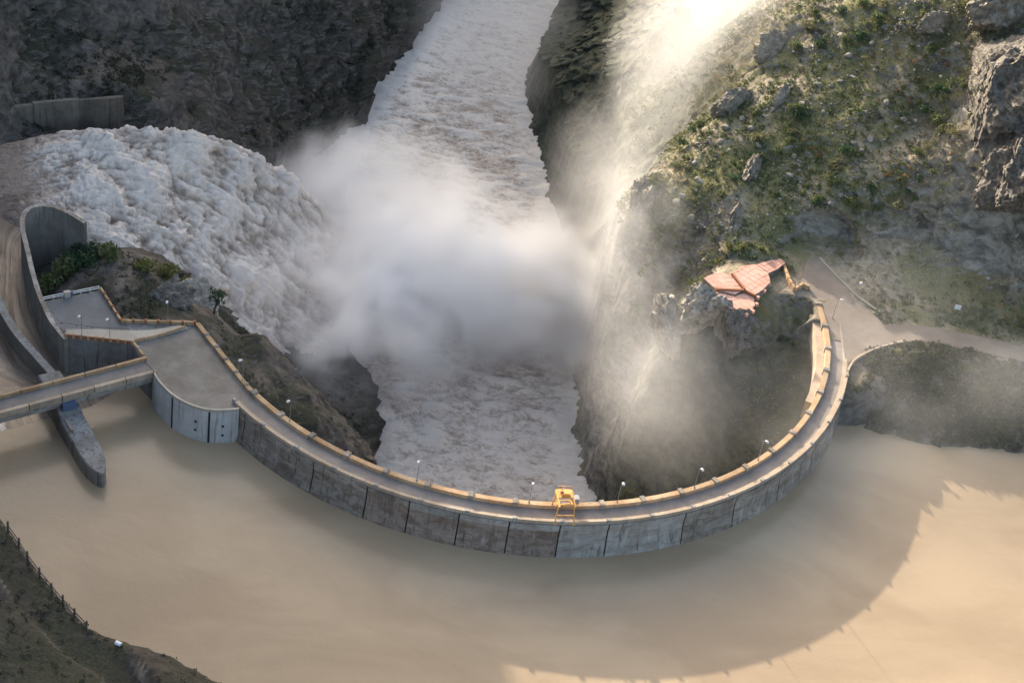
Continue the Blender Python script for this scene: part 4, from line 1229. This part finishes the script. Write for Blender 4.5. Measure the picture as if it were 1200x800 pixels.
def bush_proto(name, mat, seed, K=330, tall=0.9, stems=4, woody='bark'):
    r2 = np.random.default_rng(seed)
    root = bpy.data.objects.new(name, None); C.objects.link(root)
    V, Fc = [], 0
    lob = []
    for k in range(6):                      # a few uneven lobes
        a = r2.uniform(0, 6.28); d = r2.uniform(0.1, 0.6)
        lob.append((math.cos(a) * d, math.sin(a) * d, r2.uniform(0.1, 0.55) * tall))
    V, Fc = leaf_cloud(np.array(lob), r2.uniform(0.35, 0.6, 6), r2.uniform(0.35, 0.6, 6) * tall, K // 6, 0.2, r2)
    mesh_obj('foliage', V, Fc, M[mat], root)
    mb = MB()
    for k in range(stems):
        a = r2.uniform(0, 6.28)
        mb.tube([(0, 0, -0.3), (0.12 * math.cos(a), 0.12 * math.sin(a), 0.25 * tall), (0.4 * math.cos(a), 0.4 * math.sin(a), 0.75 * tall)], [0.05, 0.035, 0.012], 5)
    mb.build('stem', M[woody], root)
    return root


def plant(protos, spots, rmin, rmax, label, group, cat='bush', labels=None):
    for i, (x, y) in enumerate(spots):
        p0 = protos[i % len(protos)]
        o = p0 if i < len(protos) else copy_tree(p0, (0, 0, 0))
        r = random.uniform(rmin, rmax)
        o.location = (x, y, float(tz(x, y)[0]) - 0.15)
        o.rotation_euler = (0, 0, random.uniform(0, 6.28)); o.scale = (r * random.uniform(.85, 1.2), r * random.uniform(.85, 1.2), r * random.uniform(.8, 1.15))
        tag(o, labels[i] if labels else label, cat, group)


GREEN = [(110.3, 130.6), (111.7, 138.3), (104.8, 142.0), (98.0, 141.2), (83.9, 132.1), (87.6, 138.6), (91.8, 128.5), (104.4, 127.1), (83.7, 94.2), (88.1, 87.4), (84.9, 100.1),
         (102.4, 80.9), (98.6, 70.5), (106.4, 62.3), (95.0, 62.7), (111.5, 66.3), (130.9, 88.4), (134.1, 77.5), (137.2, 93.1), (127.0, 93.7), (125.3, 77.1), (120.9, 59.8),
         (129.9, 66.4), (122.7, 63.2), (71.7, 102.2), (74.0, 89.1), (54.1, 103.3), (49.3, 96.5), (47.1, 85.6), (42.2, 77.7), (40.4, 81.7), (143.4, 125.1), (144.6, 124.3),
         (137.6, 126.7), (127.6, 115.2), (66.4, 71.4), (62.8, 65.0)]
GREEN += [(x + random.gauss(0, 4), y + random.gauss(0, 4)) for x, y in GREEN[:30]]
LIME = [(108.7, 50.5), (111.2, 49.6), (104.6, 49.3), (71.4, 42.3), (66.4, 44.0), (73.6, 43.9), (63.7, 38.8), (77.5, 42.0)]
RUST = [(127.3, 110.5), (125.8, 106.1), (117.9, 102.9), (122.3, 97.5), (132.8, 107.4), (91.3, 84.5), (94.4, 81.5), (119.4, 68.5), (121.9, 69.0), (134.6, 70.3), (124.3, 108.0),
        (116.3, 70.6), (104.2, 68.5), (141.0, 104.5)]
RUST += [(x + random.gauss(0, 3), y + random.gauss(0, 3)) for x, y in RUST]
plant([bush_proto('shrub', 'leaf_green', 1), bush_proto('shrub', 'leaf_olive', 2), bush_proto('shrub', 'leaf_green', 3), bush_proto('shrub', 'leaf_deep', 4)], GREEN, 1.9, 4.2,
      'rounded green shrub on the rocky sunlit right slope', 'green shrubs on the sunlit slope')
plant([bush_proto('shrub', 'leaf_rust', 5), bush_proto('shrub', 'leaf_rust', 6)], RUST, 0.8, 1.6, 'low orange brown shrub on the upper right slope', 'orange shrubs on the sunlit slope')
plant([bush_proto('shrub', 'leaf_lime', 7), bush_proto('shrub', 'leaf_lime', 8)], LIME, 1.4, 2.4, 'pale yellow green shrub just above the terrace and road', 'yellow green shrubs above the road')
plant([bush_proto('shrub', 'leaf_lime', 9)], [(115.6, -0.6), (119.6, 2.2), (112.5, -4.0)], 1.3, 2.0, 'bright green shrub below the flared parapet of the right road', 'shrubs below the flared parapet')
plant([bush_proto('bush', 'leaf_deep', 10), bush_proto('bush', 'leaf_green', 11)], [(-135.3, -9.8), (-139.5, -13.8), (-131.0, -5.5), (-142, -21), (-136.2, -3.8), (-127, -9)], 5.0, 7.0,
      'dark green bush inside the hook of the training wall', 'bushes inside the training wall')
plant([bush_proto('bush', 'leaf_lime', 12)], [(-114.6, -9.0), (-109.6, -4.5), (-104.6, -1.5)], 5.0, 6.4, 'yellow green bush at the foot of the torrent behind the terrace', 'yellow green bushes by the torrent')

# the lone tree by the torrent
tx, ty = -92.0, -14.0
tb = float(tz(tx, ty)[0])
tree = empty('tree', (tx, ty, tb), 'small dark green tree with bare lower branches against the torrent', 'tree')
mb = MB()
mb.tube([(tx, ty, tb - 0.5), (tx + 0.3, ty, tb + 2.2), (tx + 1.1, ty + 0.4, tb + 4.6), (tx + 1.3, ty + 0.6, tb + 7.0)], [0.42, 0.32, 0.24, 0.10], 8)
r2 = np.random.default_rng(5)
tips = []
for k in range(11):
    h = 0.8 + 5.6 * k / 10; a = k * 2.4; ln = 2.4 - 0.08 * k
    st = Vector((tx + 0.2 * h / 2, ty + 0.08 * h, tb + h)); en = st + Vector((math.cos(a) * ln, math.sin(a) * ln, 0.9 + 0.1 * k))
    mid = (st + en) / 2 + Vector((0, 0, -0.25))
    mb.tube([st, mid, en], [0.14, 0.09, 0.03], 5)
    if k > 4: tips.append(en[:])
mb.build('trunk', M['bark'], tree)
tips += [(tx + 1.3, ty + 0.6, tb + 7.4), (tx + 0.6, ty + 1.2, tb + 6.6), (tx + 2.0, ty - 0.3, tb + 6.4)]
V, Fc = leaf_cloud(np.array(tips), r2.uniform(1.2, 2.0, len(tips)), r2.uniform(1.0, 1.7, len(tips)), 120, 0.17, r2)
mesh_obj('crown', V, Fc, M['leaf_deep'], tree)

# low scrub that covers the slopes: too dense to count
EXCL = np.array(poly)


def inside_poly(x, y, P):
    c = np.zeros(x.shape, bool)
    j = len(P) - 1
    for i in range(len(P)):
        xi, yi = P[i]; xj, yj = P[j]
        c ^= ((yi > y) != (yj > y)) & (x < (xj - xi) * (y - yi) / (yj - yi + 1e-9) + xi)
        j = i
    return c


def scatter(n, box, seed, dens, zlo=-73, zhi=250, smax=1.7):
    r2 = np.random.default_rng(seed)
    x = r2.uniform(box[0], box[1], n); y = r2.uniform(box[2], box[3], n)
    z = tz(x, y)
    sx = (tz(x + 1.5, y) - tz(x - 1.5, y)) / 3; sy = (tz(x, y + 1.5) - tz(x, y - 1.5)) / 3
    k = (z > zlo) & (z < zhi) & (np.hypot(sx, sy) < smax) & (r2.uniform(size=n) < dens(x, y, z))
    for line, hw in ROADS + [(TRACK[0][:4], 2.0)]:
        k &= seg_near(x, y, line)[0] > hw + 0.3
    rr = np.hypot(x, y)
    k &= ~((rr > 92) & (rr < 108) & (y < 20))
    k &= ~inside_poly(x, y, np.array(ap)) & ~inside_poly(x, y, EXCL)
    k &= ~((np.abs(x - 71) < 13) & (np.abs(y - 20) < 17) & (x > 60))
    k &= ~((x > -200) & (x < -140) & (y > -120) & (y < 58) & (z < 1))
    k &= ~((z < 0.6) & (y < -20) & (rr > 100))
    v = np.stack([x, y, z], -1) - np.array(CAM)                     # only what lies near the view
    w = v @ np.array(F)
    ix = 600 + 2000 * (v @ np.array(RV)) / w; iy = 400 - 2000 * (v @ np.array(UV)) / w
    k &= (ix > -90) & (ix < 1290) & (iy > -90) & (iy < 890)
    return np.stack([x, y, z], -1)[k]


def scrub(name, pts, mat, rlo, rhi, K, size, seed, label):
    r2 = np.random.default_rng(seed)
    n = len(pts)
    rad = r2.uniform(rlo, rhi, n) * (0.7 + 0.6 * r2.uniform(size=n) ** 2)
    V, Fc = leaf_cloud(pts, rad, rad * r2.uniform(0.6, 1.0, n), K, size, r2)
    o = mesh_obj(name, V, Fc, M[mat])
    return tag(o, label, 'scrub', kind='stuff')


patch = lambda x, y, f, o, a, b2: sstep(a, b2, perlin(x * f + o, y * f - o, 0 * x + o) + 0.35 * perlin(x * f * 3 + o, y * f * 3, 0 * x))
RB = (30, 205, -26, 215); LB = (-245, -55, 55, 400)
scrub('green_scrub', scatter(15000, RB, 31, lambda x, y, z: 0.08 + patch(x, y, .035, 2.2, -.2, .3) * 0.9), 'leaf_green', 0.6, 1.4, 20, 0.34, 1, 'low green scrub covering patches of the right slope')
scrub('olive_scrub', scatter(20000, RB, 32, lambda x, y, z: 0.15 + 0.6 * patch(x, y, .04, 7.7, -.2, .4)), 'leaf_olive', 0.45, 1.05, 14, 0.36, 2, 'olive tufts scattered over the right slope')
scrub('dry_tufts', scatter(14000, RB, 38, lambda x, y, z: 0.2 + 0.6 * patch(x, y, .045, 11.3, -.25, .3)), 'leaf_dry', 0.25, 0.6, 12, 0.40, 8, 'dry straw coloured tufts over the sunlit right slope')
scrub('rusty_scrub', scatter(6000, RB, 33, lambda x, y, z: patch(x, y, .03, 4.4, .0, .35) * sstep(40, 100, y)), 'leaf_rust', 0.35, 0.75, 16, 0.36, 3, 'orange brown tufts on the upper right slope')
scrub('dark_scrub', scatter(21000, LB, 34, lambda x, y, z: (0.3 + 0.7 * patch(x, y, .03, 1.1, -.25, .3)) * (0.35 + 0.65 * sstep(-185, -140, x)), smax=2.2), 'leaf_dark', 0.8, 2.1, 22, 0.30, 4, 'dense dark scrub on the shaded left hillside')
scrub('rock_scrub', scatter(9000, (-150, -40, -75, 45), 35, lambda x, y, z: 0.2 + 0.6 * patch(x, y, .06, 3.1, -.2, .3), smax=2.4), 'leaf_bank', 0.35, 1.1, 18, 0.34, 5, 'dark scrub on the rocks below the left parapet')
scrub('bank_scrub', scatter(4200, (100, 205, -27, 10), 36, lambda x, y, z: 0.45 + 0.55 * patch(x, y, .05, 9.1, -.2, .3)), 'leaf_bank', 0.7, 1.9, 20, 0.32, 6, 'dark green scrub on the bank below the right road')
scrub('near_scrub', scatter(5000, (-160, -20, -270, -150), 37, lambda x, y, z: 0.25 + 0.7 * patch(x, y, .07, 5.1, -.2, .3), zlo=25), 'leaf_dark', 0.35, 0.9, 20, 0.32, 7, 'dry dark scrub on the near bank beside the dirt track')

# loose stones between the boulders
ic = rock_mesh('stone_shape', 50, 1, 0.3)
iv = np.array([v.co[:] for v in ic.vertices]); it = np.array([p.vertices[:] for p in ic.polygons])
bpy.data.meshes.remove(ic)
sp = scatter(9000, (35, 170, 30, 170), 41, lambda x, y, z: patch(x, y, .06, 6.6, .0, .4), smax=2.0)
r2 = np.random.default_rng(3)
sr = r2.uniform(0.14, 0.5, len(sp)) * r2.uniform(0.6, 1.3, len(sp))
ang = r2.uniform(0, 6.28, len(sp)); ca, sa = np.cos(ang)[:, None], np.sin(ang)[:, None]
sv = np.stack([iv[None, :, 0] * ca - iv[None, :, 1] * sa, iv[None, :, 0] * sa + iv[None, :, 1] * ca, np.repeat(iv[None, :, 2], len(sp), 0)], -1) * sr[:, None, None] * r2.uniform(0.7, 1.4, (len(sp), 1, 3)) + sp[:, None, :]
sf = (it[None] + (np.arange(len(sp)) * len(iv))[:, None, None]).reshape(-1, 3)
tag(mesh_obj('scree', sv.reshape(-1, 3), sf, M['rock_pale']), 'loose grey stones scattered between shrubs on the right slope', 'stones', kind='stuff')

# small things on the near bank
zb = float(tz(-64.1, -213.6)[0])
wb = empty('water_drum', (-64.1, -213.6, zb), 'small white plastic drum lying beside the dirt track', 'drum')
MB().tube([(-64.6, -213.5, zb + 0.55), (-63.4, -213.8, zb + 0.45)], 0.45, 12).build('barrel', M['white'], wb)
MB().tube([(-63.4, -213.8, zb + 0.55), (-63.28, -213.82, zb + 0.55)], 0.3, 10).build('cap', M['steel'], wb)

# ------------------------------------------------------------------ spray and mist (one volume)
BLOBS = [   # centre, radii, density, billowing (1) or thin even veil (0)
    ((-28, 93, -54), (60, 48, 44), 0.27, 1), ((-70, 138, -55), (44, 44, 32), 0.16, 1), ((12, 98, -56), (48, 46, 36), 0.14, 1),
    ((26, 122, -22), (30, 44, 46), 0.012, 0), ((48, 165, 8), (32, 58, 46), 0.015, 0), ((60, 212, 18), (46, 70, 46), 0.013, 0),
    ((82, 185, 38), (54, 76, 32), 0.011, 0), ((40, 62, -16), (30, 46, 44), 0.022, 1), ((60, -2, -14), (46, 46, 36), 0.014, 0),
    ((128, 30, 18), (54, 36, 16), 0.004, 0), ((148, -8, 10), (70, 36, 20), 0.009, 0), ((110, -34, 4), (50, 34, 12), 0.008, 0),
    ((-30, 330, -55), (54, 140, 34), 0.011, 0),
    ((-52, 56, -58), (42, 38, 30), 0.15, 1), ((-84, 55, -36), (38, 48, 26), 0.014, 1),
    ((-4, 24, -66), (52, 60, 18), 0.006, 0),
]
MIN, MAX, VOX = (-172, -80, -79), (208, 470, 76), 1.9
ng = bpy.data.node_groups.new('mist_density', 'GeometryNodeTree')
ng.interface.new_socket('Geometry', in_out='INPUT', socket_type='NodeSocketGeometry')
ng.interface.new_socket('Geometry', in_out='OUTPUT', socket_type='NodeSocketGeometry')
N = ng.nodes; L = ng.links
gin = N.new('NodeGroupInput'); gout = N.new('NodeGroupOutput')
pos = N.new('GeometryNodeInputPosition').outputs[0]


def mth(op, a, b=None, c=None, clamp=False):
    n = N.new('ShaderNodeMath'); n.operation = op; n.use_clamp = clamp
    for i, v in enumerate((a, b, c)):
        if v is None: continue
        if isinstance(v, bpy.types.NodeSocket): L.new(v, n.inputs[i])
        else: n.inputs[i].default_value = v
    return n.outputs[0]


def vmth(op, a, b):
    n = N.new('ShaderNodeVectorMath'); n.operation = op
    for i, v in enumerate((a, b)):
        if isinstance(v, bpy.types.NodeSocket): L.new(v, n.inputs[i])
        elif v is not None: n.inputs[i].default_value = v
    return n


wn1 = N.new('ShaderNodeTexNoise'); wn1.inputs['Scale'].default_value = 0.03; wn1.inputs['Detail'].default_value = 3
L.new(pos, wn1.inputs['Vector'])
wv = vmth('MULTIPLY', vmth('SUBTRACT', wn1.outputs['Color'], (0.5, 0.5, 0.5)).outputs[0], (40, 40, 40)).outputs[0]
wp = vmth('ADD', pos, wv).outputs[0]
tots = {0: None, 1: None}
for c0, r0, amp, kind in BLOBS:
    q = vmth('DIVIDE', vmth('SUBTRACT', wp, c0).outputs[0], r0).outputs[0]
    ln = vmth('LENGTH', q, None).outputs['Value']
    k = mth('MULTIPLY', ln, ln)
    k = mth('SUBTRACT', 1.0, k, clamp=True)
    k = mth('MULTIPLY', mth('MULTIPLY', k, k), amp)
    tots[kind] = k if tots[kind] is None else mth('ADD', tots[kind], k)
nn = N.new('ShaderNodeTexNoise'); nn.inputs['Scale'].default_value = 0.055; nn.inputs['Detail'].default_value = 6; nn.inputs['Roughness'].default_value = 0.6
L.new(wp, nn.inputs['Vector'])
nf = mth('MULTIPLY_ADD', nn.outputs['Fac'], 8.5, -3.45, clamp=False)
nf = mth('MAXIMUM', mth('MINIMUM', nf, 1.9), 0.07)
nf2 = mth('MAXIMUM', mth('MULTIPLY_ADD', nn.outputs['Fac'], 1.8, 0.0), 0.45)
den = mth('ADD', mth('MULTIPLY', tots[1], nf), mth('MULTIPLY', tots[0], nf2))
vc = N.new('GeometryNodeVolumeCube')
L.new(den, vc.inputs['Density'])
vc.inputs['Min'].default_value = MIN; vc.inputs['Max'].default_value = MAX
for ax, i in (('X', 0), ('Y', 1), ('Z', 2)):
    vc.inputs['Resolution ' + ax].default_value = int((MAX[i] - MIN[i]) / VOX)
m = bpy.data.materials.new('spray_mist'); m.use_nodes = True
nt = m.node_tree; nt.nodes.clear()
mo = nt.nodes.new('ShaderNodeOutputMaterial'); pv = nt.nodes.new('ShaderNodeVolumePrincipled')
pv.inputs['Color'].default_value = (0.998, 0.998, 0.998, 1)
pv.inputs['Density'].default_value = 1.0
pv.inputs['Anisotropy'].default_value = 0.1
nt.links.new(pv.outputs[0], mo.inputs['Volume'])
sm = N.new('GeometryNodeSetMaterial'); sm.inputs['Material'].default_value = m
L.new(vc.outputs[0], sm.inputs['Geometry']); L.new(sm.outputs[0], gout.inputs[0])
me = bpy.data.meshes.new('mist'); me.materials.append(m)
mist = bpy.data.objects.new('mist', me); C.objects.link(mist)
md = mist.modifiers.new('mist', 'NODES'); md.node_group = ng
tag(mist, 'white spray and mist billowing out of the gorge', 'mist', kind='stuff')
